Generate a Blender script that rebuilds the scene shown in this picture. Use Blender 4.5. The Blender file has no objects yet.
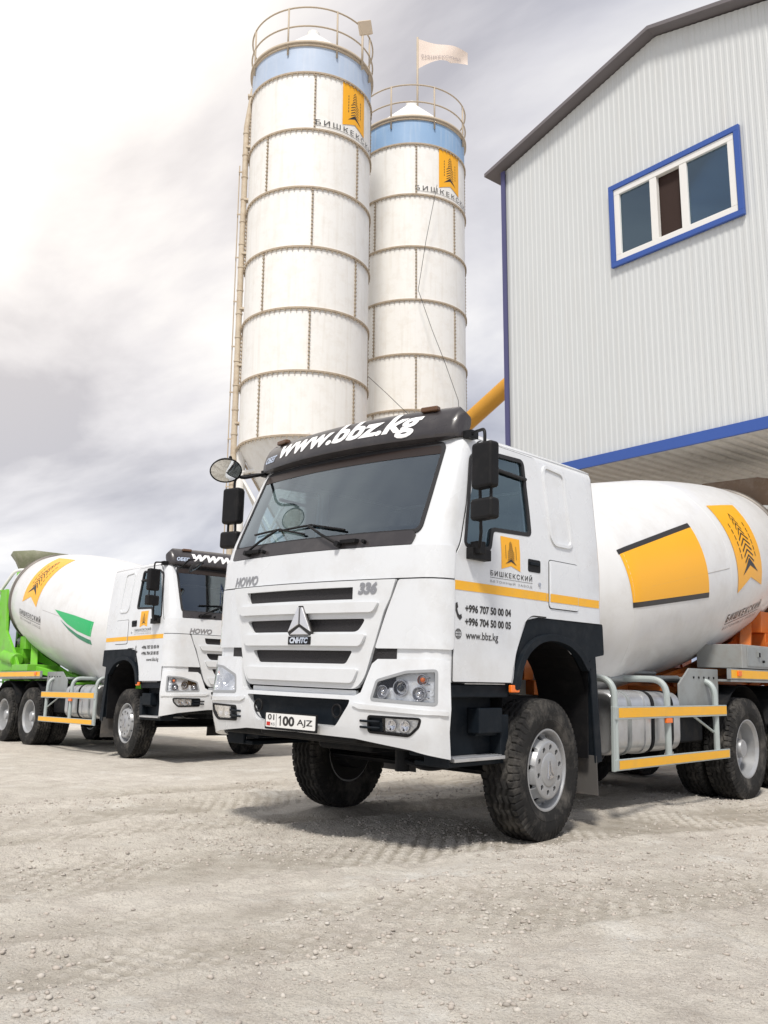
import bpy, bmesh, math, random
import numpy as np
from mathutils import Vector, Matrix, noise
from math import sin, cos, pi, radians, sqrt, atan2
random.seed(7)
S = bpy.context.scene
COL = S.collection

CLOUD_SCALE = 1.1; CLOUD_OFF = (3.1, 1.7, 0.); CLOUD_GAIN = 7.0; EXPO = .45
# ------------------------------------------------------------------ materials
MATS = {}
def nd(nt, t, **k):
    n = nt.nodes.new(t)
    for a, b in k.items():
        setattr(n, a, b)
    return n
def mat(name, col, rough=.5, metal=0., var=0., vscale=3., bump=0., bscale=40., coat=0., dirt=None, streak=None, spec=.5):
    """procedural principled material; var = tonal variation, dirt = (colour, amount, scale), streak = (colour, amount)"""
    if name in MATS: return MATS[name]
    m = bpy.data.materials.new(name); m.use_nodes = True; nt = m.node_tree
    b = nt.nodes['Principled BSDF']; L = nt.links.new
    b.inputs['Roughness'].default_value = rough; b.inputs['Metallic'].default_value = metal
    b.inputs['Coat Weight'].default_value = coat; b.inputs['Coat Roughness'].default_value = .06
    b.inputs['Specular IOR Level'].default_value = spec
    tc = nd(nt, 'ShaderNodeTexCoord')
    rgb = nd(nt, 'ShaderNodeRGB'); rgb.outputs[0].default_value = (*col, 1); cur = rgb.outputs[0]
    def mix(fac, a, colb):
        x = nd(nt, 'ShaderNodeMix', data_type='RGBA'); L(fac, x.inputs[0]); L(a, x.inputs[6])
        x.inputs[7].default_value = (*colb, 1); return x.outputs[2]
    def ramp(src, lo, hi, mx=1.):
        r = nd(nt, 'ShaderNodeMapRange'); L(src, r.inputs[0]); r.inputs[1].default_value = lo; r.inputs[2].default_value = hi
        r.inputs[4].default_value = mx; return r.outputs[0]
    if var:
        n = nd(nt, 'ShaderNodeTexNoise'); n.inputs['Scale'].default_value = vscale; n.inputs['Detail'].default_value = 6
        L(tc.outputs['Object'], n.inputs[0])
        cur = mix(ramp(n.outputs[0], .35, .75, var), cur, tuple(c*.55 for c in col))
        r = nd(nt, 'ShaderNodeMapRange'); L(n.outputs[0], r.inputs[0]); r.inputs[3].default_value = max(.03, rough-.12); r.inputs[4].default_value = min(1, rough+.15)
        L(r.outputs[0], b.inputs['Roughness'])
    if dirt:
        n = nd(nt, 'ShaderNodeTexNoise'); n.inputs['Scale'].default_value = dirt[2]; n.inputs['Detail'].default_value = 8; n.inputs['Roughness'].default_value = .7
        L(tc.outputs['Object'], n.inputs[0])
        cur = mix(ramp(n.outputs[0], .48, .72, dirt[1]), cur, dirt[0])
    if streak:
        mp = nd(nt, 'ShaderNodeMapping'); mp.inputs['Scale'].default_value = (9, 9, .5); L(tc.outputs['Object'], mp.inputs[0])
        n = nd(nt, 'ShaderNodeTexNoise'); n.inputs['Scale'].default_value = 1.; n.inputs['Detail'].default_value = 5; L(mp.outputs[0], n.inputs[0])
        cur = mix(ramp(n.outputs[0], .5, .75, streak[1]), cur, streak[0])
    L(cur, b.inputs['Base Color'])
    if bump:
        n = nd(nt, 'ShaderNodeTexNoise'); n.inputs['Scale'].default_value = bscale; n.inputs['Detail'].default_value = 5; L(tc.outputs['Object'], n.inputs[0])
        bp = nd(nt, 'ShaderNodeBump'); bp.inputs['Strength'].default_value = bump; bp.inputs['Distance'].default_value = .01
        L(n.outputs[0], bp.inputs['Height']); L(bp.outputs[0], b.inputs['Normal'])
    MATS[name] = m; return m
def glass(name, tint, refl=1., rough=.02, kw=(1, 1, 1)):
    if name in MATS: return MATS[name]
    m = bpy.data.materials.new(name); m.use_nodes = True; nt = m.node_tree; nt.nodes.clear(); L = nt.links.new
    gcol = kw; o = nd(nt, 'ShaderNodeOutputMaterial'); mx = nd(nt, 'ShaderNodeMixShader'); t = nd(nt, 'ShaderNodeBsdfTransparent'); g = nd(nt, 'ShaderNodeBsdfGlossy')
    t.inputs[0].default_value = (*tint, 1); g.inputs['Roughness'].default_value = rough; g.inputs[0].default_value = (*gcol, 1)
    f = nd(nt, 'ShaderNodeFresnel'); f.inputs[0].default_value = 1.5
    a = nd(nt, 'ShaderNodeMath', operation='MULTIPLY_ADD'); L(f.outputs[0], a.inputs[0]); a.inputs[1].default_value = 1.3*refl; a.inputs[2].default_value = .04*refl; a.use_clamp = True
    L(a.outputs[0], mx.inputs[0]); L(t.outputs[0], mx.inputs[1]); L(g.outputs[0], mx.inputs[2]); L(mx.outputs[0], o.inputs[0])
    MATS[name] = m; return m

DUST = (.42, .38, .33)
WHITE = mat('white_paint', (.70, .72, .74), .25, var=.05, vscale=2., coat=.6, dirt=(DUST, .24, 2.8))
WHITE2 = mat('white_cab_trim', (.68, .697, .712), .38, var=.06, vscale=5., dirt=(DUST, .16, 4.))
DRUMW = mat('drum_white_paint', (.71, .715, .715), .33, var=.07, vscale=1.6, coat=.2, dirt=(DUST, .28, 2.6), streak=((.60, .59, .56), .25))
NAVY = mat('dark_blue_black_plastic', (.006, .010, .015), .6, var=.3, vscale=6., dirt=((.06, .06, .06), .2, 7.), spec=.18)
BLACK = mat('black_plastic', (.007, .007, .008), .55, var=.2, dirt=((.05, .045, .04), .2, 9.), spec=.25)
GAP = mat('panel_gap_rubber', (.015, .015, .017), .7)
VISOR = mat('sun_visor_smoked_plastic', (.040, .036, .038), .30, var=.2, coat=.1, dirt=((.14, .13, .12), .25, 5.))
RUBBER = mat('tyre_rubber', (.022, .0215, .021), .85, var=.2, vscale=9., bump=.12, bscale=70., dirt=((.20, .185, .165), .50, 5.), spec=.2)
RIM = mat('silver_wheel_paint', (.40, .41, .42), .38, metal=.4, var=.15, dirt=((.25, .22, .19), .4, 7.))
STEEL = mat('grey_painted_steel', (.32, .34, .34), .5, metal=.25, var=.25, dirt=((.22, .2, .17), .4, 6.))
ALU = mat('aluminium', (.62, .63, .64), .36, metal=.8, var=.2, vscale=6., dirt=((.35, .32, .28), .35, 8.))
CHASSIS = mat('chassis_dark_paint', (.010, .011, .013), .6, var=.3, dirt=((.08, .07, .06), .3, 6.), spec=.15)
YEL = mat('amber_reflective_stripe', (.87, .44, .010), .35, var=.06, dirt=((.5, .33, .12), .25, 7.))
LOGOY = mat('amber_vinyl', (.88, .42, .008), .35)
INK = mat('black_vinyl', (.02, .018, .017), .4)
WHITEINK = mat('white_vinyl', (.88, .88, .88), .4)
GREENV = mat('green_vinyl', (.02, .42, .13), .4)
DGREENV = mat('dark_green_vinyl', (.03, .22, .12), .4)
CHROME = mat('chrome', (.8, .8, .82), .1, metal=1.)
CHROMED = mat('dull_chrome', (.55, .55, .57), .25, metal=1.)
BADGEM = mat('badge_grey_metal', (.36, .36, .37), .35, metal=.7)
FACET = mat('bright_emblem_metal', (.72, .72, .74), .28, metal=.6)
REFL = mat('faceted_reflector', (.88, .89, .9), .3, metal=.45, bump=1., bscale=30)
REDL = mat('red_lens', (.5, .02, .01), .2)
AMBL = mat('orange_lens', (.85, .18, .02), .25)
BROWNL = mat('brown_lens', (.12, .06, .03), .25)
GLASS_W = glass('windshield_glass', (.74, .86, .88), 1.7, kw=(.80, .92, 1.))
GLASS_S = glass('side_window_glass', (.62, .76, .80), 1.3, kw=(.62, .82, .94))
GLASS_L = glass('lamp_glass', (.95, .96, .97), .45)
MIRROR = mat('mirror_glass', (.75, .77, .78), .04, metal=1.)
SEAT = mat('grey_seat_fabric', (.07, .075, .085), .85, var=.2)
INTER = mat('cab_interior_plastic', (.05, .05, .055), .7, var=.2)

# ------------------------------------------------------------------ helpers
def finish(bm, name, m, parent=None, bevel=0., seg=2, ang=32, tri=False):
    for f in bm.faces: f.smooth = True
    a = radians(ang)
    for e in bm.edges:
        if len(e.link_faces) == 2:
            try:
                if e.calc_face_angle() > a: e.smooth = False
            except ValueError: pass
    me = bpy.data.meshes.new(name); bm.to_mesh(me); bm.free()
    me.materials.append(m)
    o = bpy.data.objects.new(name, me); COL.objects.link(o)
    if parent is not None: o.parent = parent
    if bevel:
        b = o.modifiers.new('bevel', 'BEVEL'); b.width = bevel; b.segments = seg; b.limit_method = 'ANGLE'; b.angle_limit = radians(35); b.harden_normals = True
    return o
def NB(): return bmesh.new()
def box(bm, c, s, rot=None):
    """box with centre c and size s; rot = Matrix 3x3"""
    r = bmesh.ops.create_cube(bm, size=1.)
    M = Matrix.Translation(Vector(c)) @ (rot.to_4x4() if rot is not None else Matrix()) @ Matrix.Diagonal((*s, 1))
    bmesh.ops.transform(bm, matrix=M, verts=r['verts']); return r['verts']
def bx(bm, x0, x1, y0, y1, z0, z1): return box(bm, ((x0+x1)/2, (y0+y1)/2, (z0+z1)/2), (abs(x1-x0), abs(y1-y0), abs(z1-z0)))
def cyl(bm, p0, p1, r, n=16, r2=None, caps=True):
    p0 = Vector(p0); p1 = Vector(p1); d = p1-p0
    R = d.to_track_quat('Z', 'Y').to_matrix().to_4x4()
    g = bmesh.ops.create_cone(bm, cap_ends=caps, segments=n, radius1=r, radius2=r if r2 is None else r2, depth=d.length)
    bmesh.ops.transform(bm, matrix=Matrix.Translation((p0+p1)/2) @ R, verts=g['verts']); return g['verts']
def tube(bm, pts, r, n=10, closed=False):
    pts = [Vector(p) for p in pts]; k = len(pts); rings = []
    up = None
    for i, p in enumerate(pts):
        a = pts[(i-1) % k] if (closed or i > 0) else p; b = pts[(i+1) % k] if (closed or i < k-1) else p
        t = (b-a).normalized()
        if up is None:
            up = Vector((0, 0, 1)) if abs(t.z) < .9 else Vector((1, 0, 0))
        s = t.cross(up).normalized(); up = s.cross(t).normalized()
        rings.append([bm.verts.new(p+r*(cos(2*pi*j/n)*s+sin(2*pi*j/n)*up)) for j in range(n)])
    m = k if closed else k-1
    for i in range(m):
        A, B = rings[i], rings[(i+1) % k]
        for j in range(n): bm.faces.new((A[j], A[(j+1) % n], B[(j+1) % n], B[j]))
    if not closed:
        bm.faces.new(rings[0][::-1]); bm.faces.new(rings[-1])
def bend(pts, rad=.1, n=5):
    """round the inner corners of a polyline"""
    pts = [Vector(p) for p in pts]; out = [pts[0]]
    for i in range(1, len(pts)-1):
        a, b, c = pts[i-1], pts[i], pts[i+1]; r = min(rad, (a-b).length*.45, (c-b).length*.45)
        p = b+(a-b).normalized()*r; q = b+(c-b).normalized()*r
        for j in range(n+1):
            t = j/n; out.append((1-t)**2*p+2*t*(1-t)*b+t*t*q)
    out.append(pts[-1]); return out
def rpoly(pts, r=.03, n=4):
    out = []; k = len(pts)
    for i in range(k):
        a, b, c = [Vector(pts[(i+d) % k]) for d in (-1, 0, 1)]
        rr = r[i] if isinstance(r, (list, tuple)) else r
        rr = min(rr, (a-b).length*.48, (c-b).length*.48)
        if rr <= 1e-5: out.append(tuple(b)); continue
        p = b+(a-b).normalized()*rr; q = b+(c-b).normalized()*rr
        for j in range(n+1):
            t = j/n; v = (1-t)**2*p+2*t*(1-t)*b+t*t*q; out.append((v.x, v.y))
    return out
def rect(x0, x1, y0, y1): return [(x0, y0), (x1, y0), (x1, y1), (x0, y1)]
def offset_poly(pts, d):
    k = len(pts); area = sum(pts[i][0]*pts[(i+1) % k][1]-pts[(i+1) % k][0]*pts[i][1] for i in range(k)); sg = 1 if area > 0 else -1
    out = []
    for i in range(k):
        a, b, c = [Vector(pts[(i+q) % k]) for q in (-1, 0, 1)]
        e1 = (b-a); e2 = (c-b)
        if e1.length < 1e-7 or e2.length < 1e-7: out.append(tuple(b)); continue
        e1.normalize(); e2.normalize()
        n1 = Vector((e1.y, -e1.x))*sg; n2 = Vector((e2.y, -e2.x))*sg; n = n1+n2
        if n.length < 1e-6: n = n1
        n.normalize(); s = d/max(.5, n.dot(n1)); out.append((b.x+n.x*s, b.y+n.y*s))
    return out
def flat_bm(loops, su=None, sv=None):
    """triangulated 2D region from outer + inner loops, cut on a grid so that it can follow curved surfaces"""
    bm = NB(); es = []
    for lp in loops:
        vs = [bm.verts.new((p[0], p[1], 0)) for p in lp]
        for i in range(len(vs)):
            if (vs[i].co-vs[(i+1) % len(vs)].co).length > 1e-6: es.append(bm.edges.new((vs[i], vs[(i+1) % len(vs)])))
    bmesh.ops.triangle_fill(bm, use_beauty=True, use_dissolve=False, edges=es, normal=(0, 0, 1))
    cut(bm, su, sv); return bm
def cut(bm, su, sv):
    for ax, st in ((0, su), (1, sv)):
        if not st: continue
        lo = min(v.co[ax] for v in bm.verts); hi = max(v.co[ax] for v in bm.verts)
        if isinstance(st, (list, tuple)): ps = [q for q in st if lo+1e-4 < q < hi-1e-4]
        else:
            ps = []; q = math.ceil(lo/st)*st
            while q < hi: ps.append(q+1e-5); q += st
        for q in ps:
            co = [0, 0, 0]; no = [0, 0, 0]; co[ax] = q; no[ax] = 1
            bmesh.ops.bisect_plane(bm, geom=bm.verts[:]+bm.edges[:]+bm.faces[:], plane_co=co, plane_no=no, dist=1e-5)
def panel(name, loops, fn, off, thick, m, parent, su=.08, sv=.12, bevel=.006, seg=2, flip=False):
    """solid panel following a surface: fn(u, v, offset) gives the point; the front face lies at off, the back at off-thick"""
    bm = flat_bm(loops, su, sv)
    uv = [(v.co.x, v.co.y) for v in bm.verts]; bm.verts.index_update()
    fs = [[v.index for v in f.verts] for f in bm.faces]
    be = []
    for e in bm.edges:
        if len(e.link_faces) == 1:
            l = [l for l in e.link_loops][0]; be.append((l.vert.index, l.link_loop_next.vert.index))
    bm.free(); bm = NB()
    A = [bm.verts.new(fn(u, v, off)) for u, v in uv]
    if thick:
        B = [bm.verts.new(fn(u, v, off-thick)) for u, v in uv]
    for f in fs:
        bm.faces.new([A[i] for i in f])
        if thick: bm.faces.new([B[i] for i in reversed(f)])
    if thick:
        for i, j in be: bm.faces.new((A[j], A[i], B[i], B[j]))
        bmesh.ops.recalc_face_normals(bm, faces=bm.faces[:])
    elif flip: bmesh.ops.reverse_faces(bm, faces=bm.faces[:])
    return finish(bm, name, m, parent, bevel if thick else 0, seg)
def lathe(bm, prof, fn=None, n=48, a0=0., a1=2*pi, close_ends=False):
    """prof: list of (r, h); default axis Z"""
    full = abs(a1-a0-2*pi) < 1e-6; k = n if full else n+1; rings = []
    for r, h in prof:
        ring = []
        for j in range(k):
            a = a0+(a1-a0)*j/n
            p = (r*cos(a), r*sin(a), h) if fn is None else fn(r, h, a)
            ring.append(bm.verts.new(p))
        rings.append(ring)
    for i in range(len(rings)-1):
        for j in range(n):
            A, B = rings[i], rings[i+1]; j2 = (j+1) % k
            bm.faces.new((A[j], A[j2], B[j2], B[j]))
    if close_ends:
        bm.faces.new(rings[0][::-1]); bm.faces.new(rings[-1])
    return rings
def obj_from(vs, fs, name, m, parent=None, smooth=True):
    me = bpy.data.meshes.new(name); me.from_pydata(vs, [], fs); me.materials.append(m)
    if smooth: me.polygons.foreach_set('use_smooth', [True]*len(me.polygons))
    o = bpy.data.objects.new(name, me); COL.objects.link(o)
    if parent is not None: o.parent = parent
    return o
def boolean(o, cutters, op='DIFFERENCE'):
    for c in cutters:
        b = o.modifiers.new('b', 'BOOLEAN'); b.object = c; b.operation = op; b.solver = 'EXACT'
    bpy.context.view_layer.update(); dg = bpy.context.evaluated_depsgraph_get()
    me = bpy.data.meshes.new_from_object(o.evaluated_get(dg)); o.modifiers.clear(); old = o.data; o.data = me
    for c in cutters: bpy.data.objects.remove(c)
    bm = NB(); bm.from_mesh(me)
    for e in bm.edges:
        e.smooth = not (len(e.link_faces) == 2 and e.calc_face_angle(0) > radians(32))
    for f in bm.faces: f.smooth = True; f.material_index = 0
    bm.to_mesh(me); bm.free()
    return o
def prism_cutter(poly, axis, a, b):
    """prism over a 2D polygon; axis 'x': poly is (y,z), 'y': poly is (x,z)"""
    bm = NB()
    f = (lambda p, t: (t, p[0], p[1])) if axis == 'x' else (lambda p, t: (p[0], t, p[1]))
    A = [bm.verts.new(f(p, a)) for p in poly]; B = [bm.verts.new(f(p, b)) for p in poly]
    bm.faces.new(A); bm.faces.new(B[::-1])
    for i in range(len(A)): bm.faces.new((A[i], A[(i+1) % len(A)], B[(i+1) % len(A)], B[i]))
    bmesh.ops.recalc_face_normals(bm, faces=bm.faces[:])
    me = bpy.data.meshes.new('c'); bm.to_mesh(me); bm.free(); o = bpy.data.objects.new('cutter', me); COL.objects.link(o); return o
def text_bm(body, size, bold=0., shear=0., spacing=1., xs=1.):
    c = bpy.data.curves.new('t', 'FONT'); c.body = body; c.size = size; c.offset = bold; c.shear = shear; c.space_character = spacing; c.resolution_u = 3
    o = bpy.data.objects.new('t', c); COL.objects.link(o)
    bpy.context.view_layer.update(); dg = bpy.context.evaluated_depsgraph_get()
    me = bpy.data.meshes.new_from_object(o.evaluated_get(dg)); bpy.data.objects.remove(o); bpy.data.curves.remove(c)
    bm = NB(); bm.from_mesh(me); bpy.data.meshes.remove(me)
    for v in bm.verts: v.co.x *= xs
    return bm
def lettering(name, body, fn, off, m, parent, u, v, width=None, size=.1, bold=0., shear=0., spacing=1., align='L', su=.1, sv=None, sx=1., rot=0., height=None):
    """writing laid on a surface. width/height fit it to that extent. fn(u,v,off)."""
    bm = text_bm(body, size, bold, shear, spacing)
    xs = [p.co.x for p in bm.verts]; ys = [p.co.y for p in bm.verts]
    k = width/(max(xs)-min(xs)) if width else 1.; kv = (height/(max(ys)-min(ys))) if height else k
    x0 = min(xs); y0 = min(ys) if height else 0
    for p in bm.verts:
        p.co.x = (p.co.x-x0)*k; p.co.y = (p.co.y-y0)*kv
    wd = max(p.co.x for p in bm.verts)
    cut(bm, su, sv)
    cr, sr = cos(rot), sin(rot)
    for p in bm.verts:
        x = p.co.x-(wd/2 if align == 'C' else 0); y = p.co.y
        p.co = fn(u+sx*(x*cr-y*sr), v+x*sr+y*cr, off)
    bmesh.ops.recalc_face_normals(bm, faces=bm.faces[:])
    return finish(bm, name, m, parent)
def decal(name, polys, fn, off, m, parent, su=.1, sv=.1):
    bm = NB()
    for pl in polys:
        b2 = flat_bm([pl] if not isinstance(pl[0][0], (list, tuple)) else pl, su, sv)
        me = bpy.data.meshes.new('x'); b2.to_mesh(me); b2.free(); bm.from_mesh(me); bpy.data.meshes.remove(me)
    for v in bm.verts: v.co = fn(v.co.x, v.co.y, off)
    return finish(bm, name, m, parent)
def thing(name, label, cat, loc=(0, 0, 0), rz=0., group=None):
    o = bpy.data.objects.new(name, None); COL.objects.link(o); o.location = loc; o.rotation_euler = (0, 0, rz)
    o['label'] = label; o['category'] = cat
    if group: o['group'] = group
    return o
def chevron_logo(fn, u0, v0, W, H, parent, off, sx=1., name='logo', mir=False):
    """amber ribbon with a notched foot and a stack of dark chevrons. (u0, v0) = foot left corner, v upwards"""
    q = lambda pts: [(u0+sx*x*W, v0+y*H) for x, y in pts]
    o = decal(name, [q([(0, .0), (.5, .13), (1, .0), (1, 1), (0, 1)])], fn, off, LOGOY, parent, su=.12, sv=.12)
    ch = []
    for i in range(9):
        y = .36+i*.062; w = .17-(.012*i if i > 4 else 0); t = .022
        ch.append(q([(.5-w, y-.075), (.5, y), (.5+w, y-.075), (.5+w, y-.075+t), (.5, y+t), (.5-w, y-.075+t)]))
    ch.append(q([(.2, .17), (.5, .26), (.8, .17), (.52, .335), (.48, .335)]))
    for i in range(6):
        y = .40+i*.07
        ch.append(q([(.76, y-.05), (.785, y-.06), (.785, y-.01), (.76, y)]))
        ch.append(q([(.215, y-.06), (.24, y-.05), (.24, y), (.215, y-.01)]))
    decal('chevron_mark', ch, fn, off+.002, INK, parent, su=.15, sv=.15)
    return o

# ------------------------------------------------------------------ truck surfaces
def lerp(x, tab):
    if x <= tab[0][0]: return tab[0][1]
    for (a, b), (c, d) in zip(tab, tab[1:]):
        if x <= c:
            t = (x-a)/(c-a); return b+(d-b)*t
    return tab[-1][1]
def cw(z): return lerp(z, [(2.12, 1.245), (2.5, 1.215), (2.98, 1.165), (3.03, 1.13), (3.07, 1.05), (3.09, .92)])
def cbase(z): return lerp(z, [(.6, .09), (.85, .045), (1.25, .05), (1.88, .055), (2.12, .07), (2.24, .095), (2.95, .40), (3.03, .47), (3.07, .56), (3.09, .70)])
def cdep(z): return lerp(z, [(2.1, .18), (2.95, .10), (3.09, .08)])
UF = 1.08; UA = 1.38
def cab_pt(u, z):
    s = 1 if u >= 0 else -1; u = abs(u); w = cw(z); b = cbase(z); d = cdep(z)
    fw = UF*(1-(1.245-w)*.45)
    if u <= UF:
        x = fw*u/UF; y = b+.11*(u/UF)**2
    elif u <= UA:
        th = (u-UF)/(UA-UF)*pi/2; x = fw+(w-fw)*sin(th); y = b+.11+d*(1-cos(th))*.85+d*.15*(th/(pi/2))
    else: x = w; y = b+.11+d+(u-UA)
    return Vector((s*x, y, z))
def FP(u, z, off=0.):
    p = cab_pt(u, z)
    if off:
        e = .01; du = cab_pt(u+e, z)-cab_pt(u-e, z); dz = cab_pt(u, z+e)-cab_pt(u, z-e)
        n = du.cross(dz)
        n.normalize()
        if n.y > 0 and abs(u) < UA-.02: n = -n
        if abs(u) >= UA-.02 and n.x*u < 0: n = -n
        p = p+n*off
    return p
def SPs(side):
    def f(y, z, off=0.): return Vector((side*(cw(z)+off), y, z))
    return f
WIN = [(.60, 2.83), (.72, 2.90), (1.27, 2.92), (1.30, 2.33), (.80, 2.31), (.755, 2.15), (.46, 2.15)]
DT = radians(11.2); DAX = Vector((0, cos(DT), sin(DT))); DE2 = Vector((0, -sin(DT), cos(DT))); DO = Vector((0, 3, 1.985)); DR = [0.]
DPROF = [(-.50, .28), (-.47, .55), (-.36, .76), (-.15, .93), (.08, 1.04), (.25, 1.095), (.32, 1.105), (.6, 1.115), (1.3, 1.135), (2.3, 1.145), (2.6, 1.14), (3.2, 1.115), (3.7, 1.08), (4.2, 1.035), (4.8, .935), (5.35, .81)]
def drad(s): return lerp(s, DPROF)+DR[0]*min(1, max(0, s+.3))
def DP(s, v, off=0.):
    """drum surface: s along the axis, v = angle*1.13 measured from +X upwards"""
    a = v/1.13; r = drad(s)+off
    return DO+DAX*s+r*(cos(a)*Vector((1, 0, 0))+sin(a)*DE2)
def DPm(s, v, off=0.):
    p = DP(s, v, off); p.x = -p.x; return p

# ------------------------------------------------------------------ wheels (meshes are shared by every wheel)
CACHE = {}
R0 = .54
def tyre_mesh():
    if 'tyre' in CACHE: return CACHE['tyre']
    # cross-section from inner bead, over the tread, to the outer bead: (x across, r)
    prof = [(-.105, .292), (-.125, .305), (-.146, .36), (-.153, .41), (-.150, .455), (-.140, .49), (-.132, .512)]
    tread = [(-.128+.256*i/26, .0) for i in range(27)]
    prof2 = [(.132, .512), (.140, .49), (.150, .455), (.153, .41), (.150, .385), (.152, .38), (.146, .36), (.136, .325), (.125, .305), (.105, .292)]
    N = 360; vs = []; fs = []; k = len(prof)+len(tread)+len(prof2)
    for j in range(N):
        a = 2*pi*j/N; ph = (j % 6)/6
        tw = abs(((j % 12)/6)-1)*2-1; zig = .009*tw
        row = []
        for i, (x, r) in enumerate(prof+tread+prof2):
            if len(prof) <= i < len(prof)+len(tread):
                q_ = i-len(prof); d = 0
                r = R0-.010*(abs(x)/.128)**2.5
                if q_ in (5, 6, 10, 11, 15, 16, 20, 21):
                    d = .019; x += (.0028 if q_ in (5, 10, 15, 20) else -.0028)
                if 3 <= q_ <= 23: x += zig
                if abs(x) > .096 and (j % 6) == 0: d = max(d, .016)
                r -= d
            elif (i in (len(prof)-1, len(prof)+len(tread)) or i in (len(prof)-2, len(prof)+len(tread)+1)) and (j % 6) == 0:
                r -= .010; x *= .965
            row.append((x, r*cos(a), r*sin(a)))
        vs += row
    for j in range(N):
        for i in range(k-1):
            a = j*k+i; b = ((j+1) % N)*k+i
            fs.append((a, b, b+1, a+1))
    me = bpy.data.meshes.new('tyre'); me.from_pydata(vs, [], fs); me.materials.append(RUBBER)
    bm = NB(); bm.from_mesh(me)
    for f in bm.faces: f.smooth = True
    for e in bm.edges:
        if len(e.link_faces) == 2 and e.calc_face_angle(0) > radians(28): e.smooth = False
    bm.to_mesh(me); bm.free()
    CACHE['tyre'] = me; return me
def xlathe(bm, prof, n=60): # prof (r, x)
    return lathe(bm, prof, lambda r, h, a: (h, r*cos(a), r*sin(a)), n)
def hole_cutters(specs):
    """one cutter mesh made of separate x-directed cylinders: (y, z, r, x0, x1)"""
    bm = NB()
    for y, z, r, x0, x1 in specs: cyl(bm, (x0, y, z), (x1, y, z), r, 14)
    bmesh.ops.recalc_face_normals(bm, faces=bm.faces[:])
    me = bpy.data.meshes.new('c'); bm.to_mesh(me); bm.free(); o = bpy.data.objects.new('c', me); COL.objects.link(o); return o
def rim_mesh(kind):
    if kind in CACHE: return CACHE[kind]
    bm = NB()
    if kind == 'front':
        pr = [(.292, -.12), (.312, -.115), (.30, -.09), (.28, .02), (.285, .08), (.300, .112), (.312, .122), (.310, .130), (.298, .130), (.288, .118), (.278, .08), (.271, .058), (.262, .060), (.236, .100), (.226, .128), (.220, .142), (.212, .147), (.205, .148), (.13, .145), (.125, .150), (.118, .152), (.001, .152),
              (.001, .135), (.20, .130), (.212, .122), (.230, .085), (.255, .045), (.262, .03), (.262, -.10), (.292, -.12)]
    else:
        pr = [(.292, -.12), (.312, -.115), (.30, -.09), (.28, .02), (.285, .09), (.300, .112), (.312, .122), (.310, .130), (.298, .130), (.288, .118), (.272, .10), (.262, .02), (.258, -.03), (.24, -.05), (.20, -.062), (.13, -.065), (.118, -.06), (.112, .0), (.10, .035), (.001, .04),
              (.001, .02), (.10, -.08), (.20, -.082), (.25, -.07), (.262, -.10), (.292, -.12)]
    xlathe(bm, pr); bmesh.ops.remove_doubles(bm, verts=bm.verts[:], dist=1e-5); bmesh.ops.recalc_face_normals(bm, faces=bm.faces[:])
    o = finish(bm, 'rim_tmp', RIM)
    if kind == 'front':
        sp = [(.246*cos(a), .246*sin(a), .026, .0, .2) for a in [2*pi*(i+.5)/10 for i in range(10)]]
        sp += [(.170*cos(a), .170*sin(a), .023, .10, .2) for a in [2*pi*i/10 for i in range(10)]]
    else:
        sp = [(.222*cos(a), .222*sin(a), .022, -.15, .05) for a in [2*pi*(i+.5)/10 for i in range(10)]]
    boolean(o, [hole_cutters(sp)])
    me = o.data; bpy.data.objects.remove(o); CACHE[kind] = me; return me
def hub_mesh(kind):
    k = kind+'hub'
    if k in CACHE: return CACHE[k]
    bm = NB()
    if kind == 'front':
        for i in range(10):
            a = 2*pi*i/10; cyl(bm, (.11, .170*cos(a), .170*sin(a)), (.134, .170*cos(a), .170*sin(a)), .009, 8)
        # triangle emblem on the centre cap
        for pts in ([(-.05, -.055), (-.012, .07), (-.012, -.02)], [(.05, -.055), (.012, .07), (.012, -.02)], [(-.04, -.07), (.04, -.07), (0, -.035)]):
            A = [bm.verts.new((.1525, p[0], p[1])) for p in pts]; B = [bm.verts.new((.158, p[0]*.93, p[1]*.93)) for p in pts]
            bm.faces.new(B)
            for i in range(3): bm.faces.new((A[i], A[(i+1) % 3], B[(i+1) % 3], B[i]))
    else:
        for i in range(10):
            a = 2*pi*i/10; cyl(bm, (-.066, .165*cos(a), .165*sin(a)), (-.03, .165*cos(a), .165*sin(a)), .015, 6)
        xlathe(bm, [(.001, .09), (.085, .085), (.095, .07), (.098, .03)], 32)
    bmesh.ops.recalc_face_normals(bm, faces=bm.faces[:])
    o = finish(bm, 'hub_tmp', CHROMED if kind == 'front' else RIM); me = o.data; bpy.data.objects.remove(o); CACHE[k] = me; return me
def brake_mesh(kind):
    k = 'brake'+kind
    if k in CACHE: return CACHE[k]
    bm = NB(); xlathe(bm, [(.001, -.11), (.21, -.125), (.285, -.125), (.285, -.10), (.20, -.08), (.001, -.08)], 40)
    if kind == 'front': xlathe(bm, [(.001, -.03), (.25, -.03), (.25, -.01), (.19, .0), (.19, .12), (.001, .122)], 40)
    else: xlathe(bm, [(.001, -.10), (.25, -.10), (.25, -.085), (.001, -.085)], 40)
    bmesh.ops.recalc_face_normals(bm, faces=bm.faces[:])
    o = finish(bm, 'brake_tmp', mat('brake_black', (.006, .006, .006), .8)); me = o.data; bpy.data.objects.remove(o); CACHE[k] = me; return me
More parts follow.
